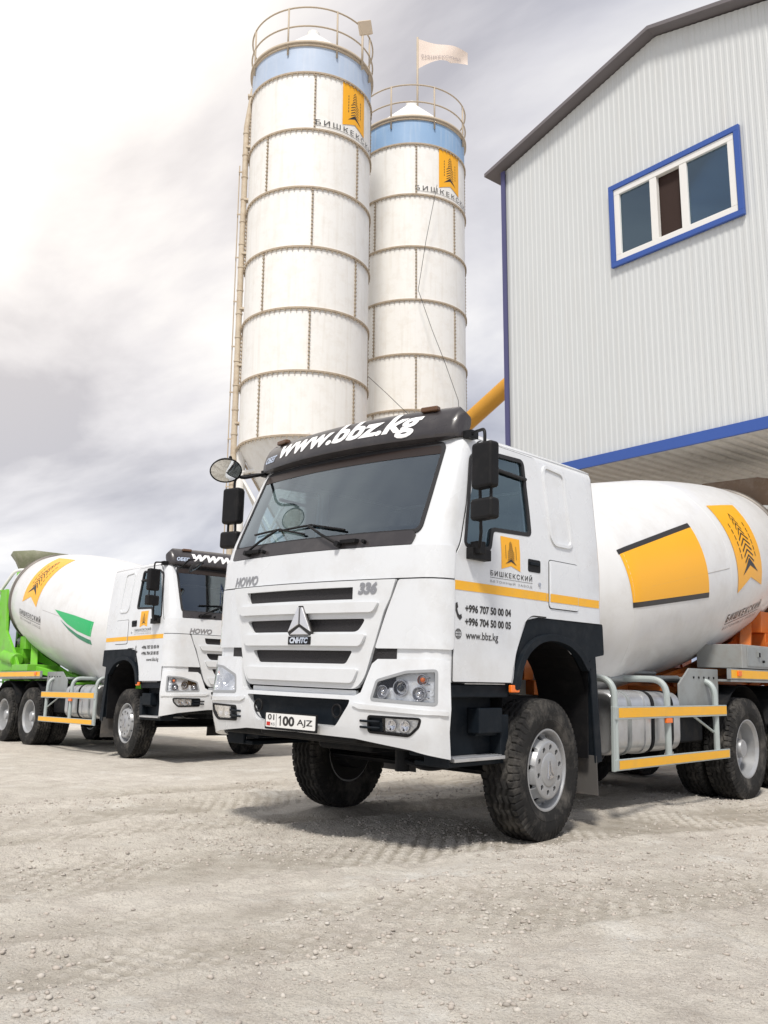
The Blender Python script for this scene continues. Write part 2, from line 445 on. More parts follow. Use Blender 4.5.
def wheel(parent, x, y, kind, side, steer=0., inner=False, spin=0.):
    h = bpy.data.objects.new('wheel', hub_mesh(kind)); COL.objects.link(h); h.parent = parent
    h.location = (x, y, R0-.012); h.rotation_euler = (spin*side, 0, steer+(pi if side < 0 else 0))
    for nme, me in (('tyre', tyre_mesh()), ('rim', rim_mesh(kind)), ('brake_drum', brake_mesh(kind))):
        o = bpy.data.objects.new(nme, me); COL.objects.link(o); o.parent = h
    return h

# ------------------------------------------------------------------ mixer truck
def make_truck(label, frame_col, near, plate, loc, rz, roll=0., steer=0.):
    """near: +1 or -1 = the side that faces the camera (carries the full side writing)"""
    T = thing('mixer_truck', label, 'concrete mixer truck', loc, rz, 'concrete mixer trucks parked on the gravel')
    T.rotation_euler = (0, roll, rz)
    FRAME = mat('drum_frame_paint_'+('green' if frame_col[1] > frame_col[0] else 'orange'), frame_col, .4, var=.15, dirt=((.2, .17, .14), .35, 5.))
    DR[0] = .0 if near > 0 else .055; DO.z = 1.985 if near > 0 else 2.035
    # ---- cab shell, hollow, with windscreen and side window openings
    def shell_bm(inset, zs, yr=2.38):
        bm = NB(); us = [i*.12 for i in range(9)]+[1.08+.30*i/8 for i in range(0, 9)]
        rings = []
        for z in zs:
            hw = []
            for u in us:
                p = FP(u, z, 0)
                hw.append((p.x, p.y))
            w = cw(z); top = max(0, z-3.0)*.6; yrr = yr-top
            y0 = hw[-1][1]
            for k in range(1, 9): hw.append((w, y0+(yrr-.05-y0)*k/8))
            for k in range(1, 5):
                a = k/4*pi/2; hw.append((w-.05*(1-cos(a)), yrr-.05+.05*sin(a)))
            hw += [(w*.6, yrr), (w*.3, yrr), (0, yrr)]
            pts = hw+[(-x, y) for x, y in hw[-2:0:-1]]
            cy = 1.2
            if inset:
                pts = [(x-math.copysign(min(inset, abs(x)), x) if abs(x) > .02 else x, y+(inset if y < cy else -inset)*(1 if (y < y0 or y > yrr-.1) else 0)) for x, y in pts]
            rings.append([bm.verts.new((x, y, z)) for x, y in pts])
        for A, B in zip(rings, rings[1:]):
            for j in range(len(A)): bm.faces.new((A[j], A[(j+1) % len(A)], B[(j+1) % len(A)], B[j]))
        # crowned roof
        bm.faces.new(rings[0][::-1])
        bm.faces.new(rings[-1])
        bmesh.ops.recalc_face_normals(bm, faces=bm.faces[:])
        return bm
    if 'cab' not in CACHE:
        o = finish(shell_bm(0, [1.18, 1.4, 1.7, 1.88, 2.0, 2.12, 2.2, 2.3, 2.45, 2.6, 2.75, 2.88, 2.96, 3.0, 3.03, 3.055, 3.07, 3.082, 3.09]), 'cab_tmp', WHITE)
        inn = finish(shell_bm(.045, [1.76, 2.0, 2.12, 2.24, 2.45, 2.6, 2.75, 2.88, 2.95, 2.99]), 'cab_in', WHITE)
        ws = prism_cutter(rpoly([(-1.035, 2.24), (1.035, 2.24), (1.03, 2.93), (-1.03, 2.93)], .06), 'y', -.6, .75)
        sw = prism_cutter(rpoly(WIN, .04), 'x', -1.6, 1.6)
        ar = prism_cutter([(1.04, 1.0), (1.1, 1.40), (1.24, 1.66), (1.4, 1.69), (2.6, 1.69), (2.6, 1.0)], 'x', -1.6, 1.6)
        boolean(o, [inn, ws, sw, ar])
        CACHE['cab'] = o.data; bpy.data.objects.remove(o)
    cab = bpy.data.objects.new('cab', CACHE['cab']); COL.objects.link(cab); cab.parent = T
    # ---- interior
    bm = NB(); bx(bm, -1.08, 1.08, 2.26, 2.30, 1.80, 2.90); bx(bm, -1.05, 1.05, .75, 2.28, 2.93, 2.96); bx(bm, -1.08, 1.08, 1.0, 2.28, 1.775, 1.80); bx(bm, -1.08, 1.08, 1.9, 2.2, 1.85, 2.2)
    for sg in (-1, 1): bx(bm, sg*1.10, sg*1.125, 1.34, 2.28, 1.80, 2.92)
    finish(bm, 'cab_lining', mat('cab_lining_grey', (.10, .105, .11), .8, var=.2), cab)
    bm = NB(); bx(bm, -1.05, 1.05, .35, .85, 1.78, 2.16); bx(bm, .1, .95, .45, .9, 1.9, 2.22)
    finish(bm, 'dashboard', INTER, cab, .04)
    for sx in (-.55, .55):
        bm = NB(); bx(bm, sx-.25, sx+.25, 1.15, 1.65, 1.78, 2.0); box(bm, (sx, 1.68, 2.28), (.48, .14, .66), Matrix.Rotation(radians(-10), 3, 'X')); box(bm, (sx, 1.75, 2.68), (.28, .09, .18), Matrix.Rotation(radians(-10), 3, 'X'))
        finish(bm, 'seat', SEAT, cab, .035, 3)
    bm = NB(); tube(bm, [(.55+.22*cos(t), .95-.10*sin(t), 2.26+.19*sin(t)) for t in [2*pi*i/28 for i in range(28)]], .014, 8, True)
    cyl(bm, (.55, .8, 2.1), (.55, .95, 2.26), .03, 10); tube(bm, [(.33, .95, 2.26), (.77, .95, 2.26)], .014, 8)
    finish(bm, 'steering_wheel', BLACK, cab)
    # ---- windscreen
    wsl = rpoly([(-1.06, 2.225), (1.06, 2.225), (1.065, 2.945), (-1.065, 2.945)], .07, 5)
    g = panel('windshield', [wsl], FP, .004, 0, GLASS_W, T, su=.08, sv=.12)
    panel('windshield_seal', [offset_poly(wsl, .010), offset_poly(wsl, -.022)], FP, .008, .02, GAP, g, su=.08, sv=.12, bevel=.003)
    panel('shade_strip', [rpoly([(-1.045, 2.85), (1.045, 2.85), (1.05, 2.945), (-1.05, 2.945)], .01)], FP, .007, 0, mat('shade_strip_brown', (.018, .010, .007), .35), g, su=.08, sv=.1)
    # dark cowl under the glass
    panel('cowl', [rpoly([(-1.05, 2.135), (1.0, 2.135), (1.03, 2.205), (1.0, 2.235), (-1.05, 2.235)], .015)], FP, .014, .03, VISOR, g, su=.08, sv=.1)
    for (a, b, c) in (((-.78, 2.17), (-.42, 2.33), .36), ((.36, 2.16), (-.02, 2.33), .40)):
        bm = NB(); P0 = FP(a[0], a[1], .05); P1 = FP(b[0], b[1], .045)
        cyl(bm, FP(a[0], a[1], .0), FP(a[0], a[1], .065), .022, 12)
        tube(bm, [P0, P0*.5+P1*.5+Vector((0, -.015, 0)), P1], .010, 6)
        tube(bm, [FP(b[0]+t*c, 2.305+.045*(1-abs(t))-.03*t, .022) for t in [i/8-.5-.5*0 for i in range(-4, 13)]], .009, 6)
        finish(bm, 'wiper', BLACK, g)
        bm = NB(); box(bm, FP(a[0]+.1, 2.18, .03), (.16, .05, .03)); cyl(bm, FP(a[0]+.24, 2.17, .0), FP(a[0]+.24, 2.17, .05), .016, 10); finish(bm, 'wiper_motor_cap', BLACK, g, .008)
    # ---- sun visor
    def VB(z): return lerp(z, [(2.98, .325), (3.02, .315), (3.12, .345), (3.20, .395), (3.245, .455), (3.27, .56)])
    def VP(u, z, off=0.):
        s = 1 if u >= 0 else -1; a = abs(u); fx = 1.06
        if a <= fx: x = a; y = VB(z)+.15*(a/1.06)**2
        else:
            th = min(1., (a-fx)/.12)*pi/2; x = fx+.09*sin(th); y = VB(z)+.15+.13*(1-cos(th))+max(0, a-fx-.12)
        p = Vector((s*x, y, z))
        if off:
            nz = lerp(z, [(2.98, -.1), (3.05, .45), (3.2, .7), (3.27, 1.)]); n = Vector((-.28*s*(-1)*min(1, a/1.06), -1, nz)) if a < fx+.06 else Vector((s, -.3, nz))
            p += n.normalized()*off
        return p
    v = panel('sun_visor', [rpoly([(-1.19, 2.985), (1.19, 2.985), (1.21, 3.12), (1.05, 3.262), (-1.05, 3.262), (-1.21, 3.12)], .05)], VP, 0, .022, VISOR, T, su=.06, sv=.035, bevel=.004)
    bm = NB(); us = [i*.08 for i in range(-14, 15)]
    A = [bm.verts.new(VP(u*1.06, 2.99, -.004)) for u in us]; B = [bm.verts.new(FP(u*.86, 2.955, .01)) for u in us]
    A2 = [bm.verts.new(VP(u*1.06, 3.0, -.012)) for u in us]; B2 = [bm.verts.new(FP(u*.86, 2.975, .01)) for u in us]
    for i in range(len(us)-1):
        bm.faces.new((A[i], A[i+1], B[i+1], B[i])); bm.faces.new((A2[i+1], A2[i], B2[i], B2[i+1]))
    finish(bm, 'visor_underside', VISOR, v)
    # roof edge filler behind the visor
    bm = NB()
    for sgn in (-1, 1):
        box(bm, VP(sgn*.88, 3.262, .0)+Vector((0, .0, .022)), (.15, .07, .04))
    for sgn in (-1, 1):
        bm2 = NB(); box(bm2, VP(sgn*.86, 3.215, .0)+Vector((0, -.005, .016)), (.15, .06, .040), Matrix.Rotation(radians(10*sgn), 3, 'Z')); finish(bm2, 'marker_lamp', BROWNL, v, .012)
    bm.free()
    lettering('web_address_lettering', 'www.bbz.kg', VP, .004, WHITEINK, v, -.80, 3.005, width=1.64, size=.3, bold=.0105, shear=.32, su=.05, sv=.03, height=.22)
    # small pale sticker of lettering left of the address
    lettering('small_lettering', 'ОБЕГ', VP, .004, mat('pale_blue_vinyl', (.5, .58, .72), .4), v, -1.045, 3.045, width=.2, size=.1, bold=.004, shear=.3, su=.05, sv=.03)
    # ---- front: hood, grille, corner panels, bumper
    hood = panel('hood_panel', [rpoly([(-1.37, 1.895), (1.37, 1.895), (1.37, 2.125), (1.03, 2.128), (-1.03, 2.128), (-1.37, 2.125)], .012)], FP, .016, .03, WHITE, T, bevel=.008)
    lettering('model_lettering', 'HOWO', FP, .0195, BADGEM, hood, -.94, 1.905, width=.36, size=.1, bold=.004, shear=.25, su=.1)
    gp = [(-.91, 1.885), (.91, 1.885), (.87, 1.76), (.82, 1.66), (.675, 1.19), (.60, 1.11), (-.60, 1.11), (-.675, 1.19), (-.82, 1.66), (-.87, 1.76)]
    s1 = rpoly([(-.68, 1.75), (.54, 1.75), (.54, 1.84), (-.70, 1.84)], [.04, .005, .005, .005])
    s2 = rpoly([(-.60, 1.515), (.60, 1.515), (.67, 1.61), (-.67, 1.61)], .04)
    s3 = rpoly([(-.50, 1.285), (.50, 1.285), (.56, 1.38), (-.56, 1.38)], .025)
    bm_b = panel('grille_mesh', [rect(-.92, .92, 1.13, 1.895)], FP, .004, .02, mat('grille_black_mesh', (.014, .012, .014), .6, bump=.9, bscale=160), T, bevel=0)
    gr = panel('grille', [rpoly(gp, [.01, .01, .02, .02, .06, .06, .06, .06, .02, .02], 4), s1, s2, s3], FP, .034, .05, WHITE2, T, bevel=.010, sv=.1)
    for i, (zz, hh, ww, dr) in enumerate(((1.69, .075, .79, .064), (1.455, .085, .69, .064), (1.20, .10, .63, .060))):
        lp = rpoly([(-ww+.05, zz-hh/2), (ww-.05, zz-hh/2), (ww, zz+hh/2), (-ww, zz+hh/2)], .03)
        panel('grille_bar', [lp], FP, dr, .05, WHITE2, gr, bevel=.022, seg=4)
    lettering('power_lettering', '336', FP, .038, BADGEM, gr, .59, 1.79, width=.17, size=.1, bold=.006, shear=.25, su=.1)
    # badge
    def tri(pts, nm, off, m, par): return panel(nm, [[(x*.80+.05, (z-1.43)*.86+1.425) for x, z in pts]], FP, off, .018, m, par, su=None, sv=None, bevel=.004)
    bdg = tri([(-.145, 1.50), (.145, 1.50), (.17, 1.53), (.03, 1.765), (-.03, 1.765), (-.17, 1.53)], 'badge', .066, INK, T)
    tri([(-.155, 1.535), (-.012, 1.60), (-.012, 1.75), (-.03, 1.75)], 'badge_facet', .078, FACET, bdg)
    tri([(.155, 1.535), (.012, 1.60), (.012, 1.75), (.03, 1.75)], 'badge_facet', .078, FACET, bdg)
    tri([(-.125, 1.51), (.125, 1.51), (0, 1.575)], 'badge_facet', .078, FACET, bdg)
    tri(rect(-.155, .155, 1.425, 1.495), 'badge_plate', .07, BLACK, bdg)
    lettering('maker_lettering', 'CNHTC', FP, .0725, CHROME, bdg, .05, 1.433, width=.20, size=.05, bold=.003, shear=.2, align='C')
    for sg in (-1, 1):
        cp = [(sg*u, z) for u, z in ((.925, 1.885), (1.372, 1.885), (1.372, 1.40), (.745, 1.40), (.835, 1.66), (.885, 1.78))]
        panel('corner_panel', [rpoly(cp, .02)], FP, .020, .045, WHITE, T, bevel=.014, seg=3)
        bp = [(sg*u, z) for u, z in ((.66, 1.40), (1.36, 1.40), (1.36, 1.30), (.62, 1.30))]
        gapm = [(sg*u, z) for u, z in ((.78, 1.86), (1.36, 1.86), (1.36, 1.91), (.78, 1.91))]
        panel('panel_gap', [gapm], FP, .006, .012, GAP, T, bevel=0)
        gap2 = [(sg*u, z) for u, z in ((.68, 1.30), (.78, 1.40), (.94, 1.87), (.85, 1.87))]
        panel('panel_gap', [gap2], FP, .007, .012, GAP, T, bevel=0)
        panel('corner_recess', [bp], FP, -.005, .02, BLACK, T, bevel=0)
    panel('grille_sill', [rpoly([(-.58, 1.045), (.58, 1.045), (.58, 1.10), (-.58, 1.10)], .01)], FP, .0, .03, WHITE2, T, bevel=.006)
    bo = [(-1.33, .665), (-1.05, .725), (-.6, .775), (0, .785), (.6, .775), (1.05, .725), (1.33, .665), (1.33, 1.325), (1.2, 1.33), (.78, 1.325), (.735, 1.29), (.66, 1.09), (.61, 1.065), (-.61, 1.065), (-.66, 1.09), (-.735, 1.29), (-.78, 1.325), (-1.2, 1.33), (-1.33, 1.325)]
    inta = rpoly([(-.44, .845), (.44, .845), (.56, 1.0), (.57, 1.035), (-.57, 1.035), (-.56, 1.0)], .03)
    def lampl(sg): return rpoly([(sg*.755, 1.045), (sg*1.235, 1.03), (sg*1.235, 1.255), (sg*1.02, 1.24), (sg*.79, 1.175)], .02)
    def fogl(sg): return rpoly([(sg*.735, .83), (sg*1.05, .82), (sg*1.13, .87), (sg*1.145, .93), (sg*.735, .93)], .02)
    BMP = lambda u, z, off=0.: FP(u, z, off+.028+.03*max(0, 1-abs(z-1.0)/.35))
    bum = panel('bumper', [bo, inta, lampl(1), lampl(-1), fogl(1), fogl(-1)], BMP, 0, .07, WHITE, T, su=.07, sv=.05, bevel=.014, seg=3)
    panel('bumper_ridge', [rpoly([(-1.31, .955), (-.66, .975), (-.60, .995), (-.60, 1.02), (-.68, 1.01), (-1.31, .985)], .008)], BMP, .012, .03, WHITE, bum, bevel=.008)
    panel('bumper_ridge', [rpoly([(1.31, .955), (.66, .975), (.60, .995), (.60, 1.02), (.68, 1.01), (1.31, .985)], .008)], BMP, .012, .03, WHITE, bum, bevel=.008)
    panel('bumper_intake', [rect(-.6, .6, .82, 1.055)], BMP, -.05, .02, NAVY, bum, bevel=0)
    for sg in (-1, 1):
        bm = NB(); c = BMP(sg*.44, .95, -.03); tube(bm, [c+Vector((.045*cos(t), -.012, .045*sin(t))) for t in [2*pi*i/20 for i in range(20)]], .008, 6, True); finish(bm, 'tow_eye_ring', BLACK, bum)
        # headlight: dark surround, reflector bowl, three bulbs and cover glass
        lp = lampl(sg)
        hl = panel('headlight', [offset_poly(lp, .010), offset_poly(lp, -.010)], BMP, .004, .04, mat('lamp_surround_grey', (.30, .31, .32), .35), T, su=.07, bevel=.003)
        panel('reflector', [lp], BMP, -.045, .01, REFL, hl, su=.07, bevel=0)
        for (uu, zz, rr) in ((.83, 1.10, .042), (.97, 1.13, .052), (1.12, 1.095, .045), (1.14, 1.19, .035)):
            bm = NB(); c = BMP(sg*uu, zz, -.03); n = (BMP(sg*uu, zz, .1)-BMP(sg*uu, zz, 0)).normalized()
            M = Matrix.Translation(c) @ n.to_track_quat('Z', 'Y').to_matrix().to_4x4()
            rg = lathe(bm, [(rr*.3, -.02), (rr*.75, -.012), (rr, .012), (rr*1.1, .012), (rr*1.12, -.015)], None, 24)
            bmesh.ops.transform(bm, matrix=M, verts=bm.verts[:]); finish(bm, 'lamp_ring', CHROMED, hl)
            bm = NB(); bmesh.ops.create_uvsphere(bm, u_segments=16, v_segments=10, radius=rr*.5); bmesh.ops.transform(bm, matrix=M, verts=bm.verts[:])
            finish(bm, 'bulb', AMBL if rr == .035 else (mat('projector_lens', (.03, .035, .045), .05, coat=1.) if rr == .052 else CHROME), hl)
        bm = NB()
        for k in range(3): 
            uu = .755+.018*k; box(bm, BMP(sg*uu, 1.12, -.03), (.006, .02, .1))
        for k in range(4): box(bm, BMP(sg*1.165, 1.07+.045*k, -.03), (.06, .02, .006))
        finish(bm, 'reflector_fin', CHROMED, hl)
        panel('lamp_glass', [offset_poly(lp, -.006)], BMP, -.003, 0, GLASS_L, hl, su=.07, flip=sg < 0)
        fl = fogl(sg)
        fg = panel('fog_light', [offset_poly(fl, .008), offset_poly(fl, -.008)], BMP, .004, .03, BLACK, T, su=.07, bevel=.003)
        panel('fog_reflector', [rpoly([(sg*.855, .835), (sg*1.045, .828), (sg*1.12, .872), (sg*1.132, .923), (sg*.855, .923)], .012)], BMP, -.03, .01, REFL, fg, su=.07, bevel=0)
        for uu in (.915, 1.02):
            bm = NB(); c = BMP(sg*uu, .875, -.02); n = (BMP(sg*uu, .875, .1)-BMP(sg*uu, .875, 0)).normalized(); M = Matrix.Translation(c) @ n.to_track_quat('Z', 'Y').to_matrix().to_4x4()
            lathe(bm, [(.005, -.008), (.02, -.006), (.034, .008), (.038, .008)], None, 20); bmesh.ops.transform(bm, matrix=M, verts=bm.verts[:]); finish(bm, 'lamp_ring', CHROME, fg)
        panel('lamp_glass', [rpoly([(sg*.85, .83), (sg*1.048, .824), (sg*1.124, .872), (sg*1.138, .925), (sg*.85, .925)], .012)], BMP, -.004, 0, GLASS_L, fg, su=.07, flip=sg < 0)
        panel('fog_vent', [rpoly([(sg*.74, .835), (sg*.845, .833), (sg*.845, .925), (sg*.74, .925)], .008)], BMP, -.012, .02, NAVY, fg, bevel=.004)
        bm = NB()
        for zz in (.855, .895): tube(bm, [BMP(sg*.665, zz, .0), BMP(sg*.71, zz, .012), BMP(sg*.83, zz, .0)], .009, 6)
        finish(bm, 'vent_fin', NAVY, fg)
    # licence plate
    if plate:
        PL = lambda u, z, off=0.: Vector((u+.235, -.045-off, z))
        pl = panel('licence_plate', [rpoly(rect(-.50, .08, .785, .915), .012)], PL, 0, .012, BLACK, T, su=None, sv=None, bevel=.003)
        panel('plate_face', [rpoly(rect(-.487, .067, .802, .905), .008)], PL, .003, .006, mat('plate_white', (.78, .78, .76), .35), pl, su=None, sv=None, bevel=0)
        decal('plate_divider', [rect(-.365, -.361, .805, .902)], PL, .0045, INK, pl)
        lettering('plate_region', '01', PL, .0045, INK, pl, -.462, .855, width=.075, size=.05, bold=.001, height=.042)
        decal('plate_flag', [rect(-.475, -.432, .812, .84)], PL, .0045, REDL, pl)
        lettering('plate_country', 'KG', PL, .0045, INK, pl, -.422, .815, width=.042, size=.03, height=.02)
        decal('plate_numeral', [[(-.322, .818), (-.310, .818), (-.310, .890), (-.321, .890), (-.338, .874), (-.334, .867), (-.322, .877)]], PL, .0045, INK, pl)
        lettering('plate_number', '00', PL, .0045, INK, pl, -.290, .818, width=.132, size=.08, bold=.003, height=.072)
        lettering('plate_letters', 'AJZ', PL, .0045, INK, pl, -.130, .818, width=.17, size=.08, bold=.001, height=.056)
    # ---- doors and cab side
    for sg in (-1, 1):
        SP = SPs(sg)
        dl = rpoly([(.345, 1.185), (1.03, 1.185), (1.09, 1.40), (1.20, 1.64), (1.30, 1.70), (1.505, 1.70), (1.50, 2.2), (1.47, 2.98), (.74, 2.985), (.66, 2.93), (.42, 2.16), (.345, 2.05)], [.005, .005, .02, .05, .04, .005, .02, .04, .04, .05, .05, .03])
        wl = rpoly(WIN, .04)
        d = panel('door', [dl, wl], SP, .010, .026, WHITE, T, su=.12, sv=[2.12, 2.5], bevel=.006)
        panel('door_gap', [offset_poly(dl, .009), offset_poly(dl, -.02)], SP, .0025, .012, GAP, d, su=.12, sv=[2.12, 2.5], bevel=0)
        panel('side_window', [offset_poly(wl, -.002)], SP, -.004, 0, GLASS_S, d, su=.15, sv=[2.12, 2.5], flip=sg < 0)
        panel('window_rubber', [offset_poly(wl, .018), offset_poly(wl, -.014)], SP, .013, .016, GAP, d, su=.12, sv=[2.12, 2.5], bevel=.003)
        bm = NB(); tube(bm, [SP(.78, 2.79, .012), SP(1.29, 2.775, .012)], .016, 8); finish(bm, 'window_bar', GAP, d)
        panel('door_handle', [rpoly(rect(1.245, 1.415, 2.035, 2.135), .018)], SP, .0135, .01, BLACK, d, su=None, sv=[2.12], bevel=.003)
        hb = NB(); box(hb, SP(1.33, 2.10, .02), (.014, .13, .025)); finish(hb, 'handle_grip', NAVY, d, .004)
        bm = NB(); cyl(bm, SP(1.40, 1.945, .008), SP(1.40, 1.945, .018), .016, 12); finish(bm, 'door_lock', CHROMED, d)
        # recessed panel and hatch behind the door
        rp = rpoly([(1.585, 2.93), (1.86, 2.91), (1.90, 2.33), (1.86, 2.31), (1.66, 2.31), (1.62, 2.36)], .05, 5)
        panel('rear_quarter_panel', [offset_poly(rp, .028), rp], SP, .014, .03, WHITE, cab, su=.12, sv=[2.5], bevel=.010, seg=3)
        hp = rpoly(rect(1.555, 1.985, 1.775, 2.155), .03)
        hatch = panel('storage_hatch', [hp], SP, .008, .02, WHITE, T, su=None, sv=[2.12], bevel=.004)
        panel('hatch_gap', [offset_poly(hp, .007), offset_poly(hp, -.01)], SP, .002, .012, GAP, hatch, su=None, sv=[2.12], bevel=0)
        # roof rain gutter
        bm = NB(); tube(bm, [SP(.66, 3.0, -.004), SP(1.4, 3.012, -.004), SP(2.34, 3.012, -.004)], .012, 6); finish(bm, 'roof_gutter', WHITE, cab)
        # amber stripe in three pieces
        decal('door_stripe', [rect(.345, 1.500, 1.822, 1.888)], SP, .0125, YEL, d, su=None, sv=None)
        decal('hatch_stripe', [rect(1.562, 1.978, 1.822, 1.888)], SP, .0105, YEL, hatch, su=None, sv=None)
        decal('cab_stripe', [rect(1.52, 1.545, 1.822, 1.888), rect(1.996, 2.325, 1.822, 1.888)], SP, .003, YEL, cab, su=None, sv=None)
        # writing; sx turns the reading direction on the other side
        sx = 1. if sg > 0 else -1.
        uu = (lambda a, w: a) if sg > 0 else (lambda a, w: a+w)
        chevron_logo(SP, uu(.895, .245), 2.02, .245, .25, d, .0125, sx, 'door_logo')
        lettering('company_name', 'БИШКЕКСКИЙ', SP, .0125, INK, d, uu(.76, .54), 1.958, width=.54, size=.07, bold=.0008, spacing=1.3, sx=sx, height=.05)
        decal('name_rule', [rect(.755, 1.305, 1.944, 1.947)], SP, .0125, INK, d)
        lettering('company_subtitle', 'БЕТОННЫЙ ЗАВОД', SP, .0125, mat('grey_vinyl', (.2, .2, .2), .5), d, uu(.76, .54), 1.905, width=.54, size=.05, spacing=1.3, sx=sx, height=.026)
        lettering('phone_number', '+996 707 50 00 04', SP, .0125, INK, d, uu(.465, .555), 1.668, width=.555, size=.06, bold=.002, sx=sx, height=.058)
        lettering('phone_number', '+996 704 50 00 05', SP, .0125, INK, d, uu(.465, .555), 1.575, width=.555, size=.06, bold=.002, sx=sx, height=.058)
        lettering('web_lettering', 'www.bbz.kg', SP, .0125, INK, d, uu(.475, .37), 1.465, width=.385, size=.06, bold=.0005, sx=sx, height=.072)
        # phone and globe marks
        xc = (.385 if sg > 0 else 1.20)
        ph = [(xc+sx*a, b) for a, b in ((-.030, 1.725), (-.010, 1.735), (.0, 1.70), (-.012, 1.69), (.004, 1.655), (.018, 1.645), (.036, 1.655), (.045, 1.63), (.022, 1.61), (-.006, 1.63), (-.03, 1.675))]
        decal('phone_mark', [ph], SP, .0125, INK, d)
        gc = (xc+sx*.005, 1.515); rings = []
        circ = lambda r, k=1.: [(gc[0]+r*k*cos(t), gc[1]+r*sin(t)) for t in [2*pi*i/20 for i in range(20)]]
        decal('globe_mark', [[circ(.036), circ(.031)], [circ(.0355, .45), circ(.0335, .38)], rect(gc[0]-.034, gc[0]+.034, 1.513, 1.517), rect(gc[0]-.028, gc[0]+.028, 1.532, 1.536), rect(gc[0]-.028, gc[0]+.028, 1.494, 1.498), rect(gc[0]-.002, gc[0]+.002, 1.483, 1.547)], SP, .0125, INK, d)
        # ---- wheel arch
        ao = [(1.02, 1.175), (1.075, 1.40), (1.19, 1.655), (1.26, 1.69), (2.395, 1.69), (2.415, 1.43), (2.20, 1.40)]
        ai = [(2.12, 1.33), (2.0, 1.43), (1.83, 1.505), (1.6, 1.54), (1.40, 1.515), (1.24, 1.43), (1.14, 1.30), (1.10, 1.175)]
        fn = panel('fender', [rpoly(ao+ai, [.01, .08, .08, .05, .02, .02, .05]+[.1]*8, 3)], SP, -.006, .05, NAVY, T, su=.1, sv=None, bevel=.012, seg=3)
        ml = [(2.17, 1.31)]+[(2.03, 1.455), (1.85, 1.54), (1.6, 1.575), (1.38, 1.548), (1.205, 1.455), (1.10, 1.31), (1.045, 1.13)]
        panel('fender_flare', [rpoly(ml+[(1.13, 1.13), (1.16, 1.29), (1.25, 1.41), (1.405, 1.495), (1.6, 1.52), (1.82, 1.485), (1.98, 1.41), (2.10, 1.28)], .12, 3)], SP, .030, .07, NAVY, fn, su=.1, sv=None, bevel=.015, seg=3)
        bm = NB(); bx(bm, sg*.75, sg*1.20, 2.2, 2.215, .58, 1.40); bx(bm, sg*.75, sg*1.22, 1.72, 2.2, 1.32, 1.335) if False else None
        # curved liner over the wheel
        arc = [(1.60+.60*cos(t), .98+.56*sin(t)) for t in [radians(a) for a in range(0, 181, 12)]]
        for (a, b), (c, e) in zip(arc, arc[1:]):
            vs = [bm.verts.new(q) for q in ((sg*.72, a, b), (sg*1.19, a, b), (sg*1.19, c, e), (sg*.72, c, e))]; bm.faces.new(vs)
        finish(bm, 'wheel_arch_liner', BLACK, fn)
        bm = NB(); vs = [(1.90, 1.40), (2.30, 1.36), (2.395, .55), (2.28, .55)]
        box(bm, (sg*1.0, 2.26, .98), (.46, .03, .9), Matrix.Rotation(radians(6), 3, 'X'))
        box(bm, (sg*1.225, 2.28, .98), (.02, .10, .88), Matrix.Rotation(radians(6), 3, 'X'))
        finish(bm, 'splash_panel', NAVY, fn, .006)
        bm = NB(); box(bm, (sg*1.0, 2.29, .44), (.47, .012, .32), Matrix.Rotation(radians(4), 3, 'X')); finish(bm, 'mud_flap', mat('mud_flap_rubber', (.09, .085, .08), .85, dirt=((.2, .17, .14), .6, 5.)), fn)
        bm = NB(); box(bm, SP(1.065, 1.14, .012), (.03, .11, .055)); finish(bm, 'side_indicator', AMBL, fn, .008)
        # ---- entry steps
        st = NB()
        bx(st, sg*.85, sg*1.225, .345, 1.03, 1.075, 1.165); bx(st, sg*1.0, sg*1.215, .345, .375, .60, 1.09); bx(st, sg*.98, sg*1.20, .98, 1.08, .60, .95)
        bx(st, sg*.84, sg*1.10, .37, .99, .66, 1.09); bx(st, sg*1.1, sg*1.215, .70, .98, .82, 1.0); bx(st, sg*.9, sg*1.20, .36, 1.0, .60, .635); bx(st, sg*.9, sg*1.17, .72, .98, .80, 1.0)
        so = finish(st, 'entry_step', NAVY, T, .010)
        tb = NB(); bx(tb, sg*1.03, sg*1.235, .40, .99, .637, .662)
        for k in range(6): bx(tb, sg*(1.05+.03*k), sg*(1.062+.03*k), .41, .98, .662, .668)
        finish(tb, 'step_tread', ALU, so, .003)
        tb = NB(); bx(tb, sg*1.1, sg*1.235, .50, .98, 1.168, 1.178); finish(tb, 'step_tread', ALU, so, .002)
        # ---- mirrors
        bm = NB()
        tube(bm, bend([SP(.64, 2.99, -.02), SP(.55, 3.0, .10), (sg*1.44, .43, 2.97), (sg*1.44, .43, 2.84)], .05), .013, 8)
        tube(bm, [(sg*1.40, .43, 2.6), (sg*1.40, .45, 2.22), (sg*1.33, .52, 2.10)], .013, 8)
        tube(bm, [(sg*1.50, .43, 2.6), (sg*1.50, .43, 2.42)], .012, 8)
        box(bm, SP(.60, 3.0, .03), (.08, .09, .06)); box(bm, SP(.58, 2.09, .035), (.07, .22, .08)); box(bm, SP(.53, 2.13, .07), (.09, .07, .09))
        arm = finish(bm, 'mirror_arm', BLACK, T, .010)
        for (c, sz, nm) in (((sg*1.445, .43, 2.70), (.20, .10, .335), 'mirror_housing'), ((sg*1.445, .43, 2.385), (.215, .10, .155), 'mirror_housing')):
            bm = NB(); box(bm, c, sz, Matrix.Rotation(radians(-8*sg), 3, 'Z')); mh = finish(bm, nm, BLACK, arm, .028, 4)
            bm = NB(); cc = Vector(c)+Vector((0, .052, 0)); box(bm, cc, (sz[0]-.04, .004, sz[2]-.05), Matrix.Rotation(radians(-8*sg), 3, 'Z')); finish(bm, 'mirror_glass', MIRROR, arm)
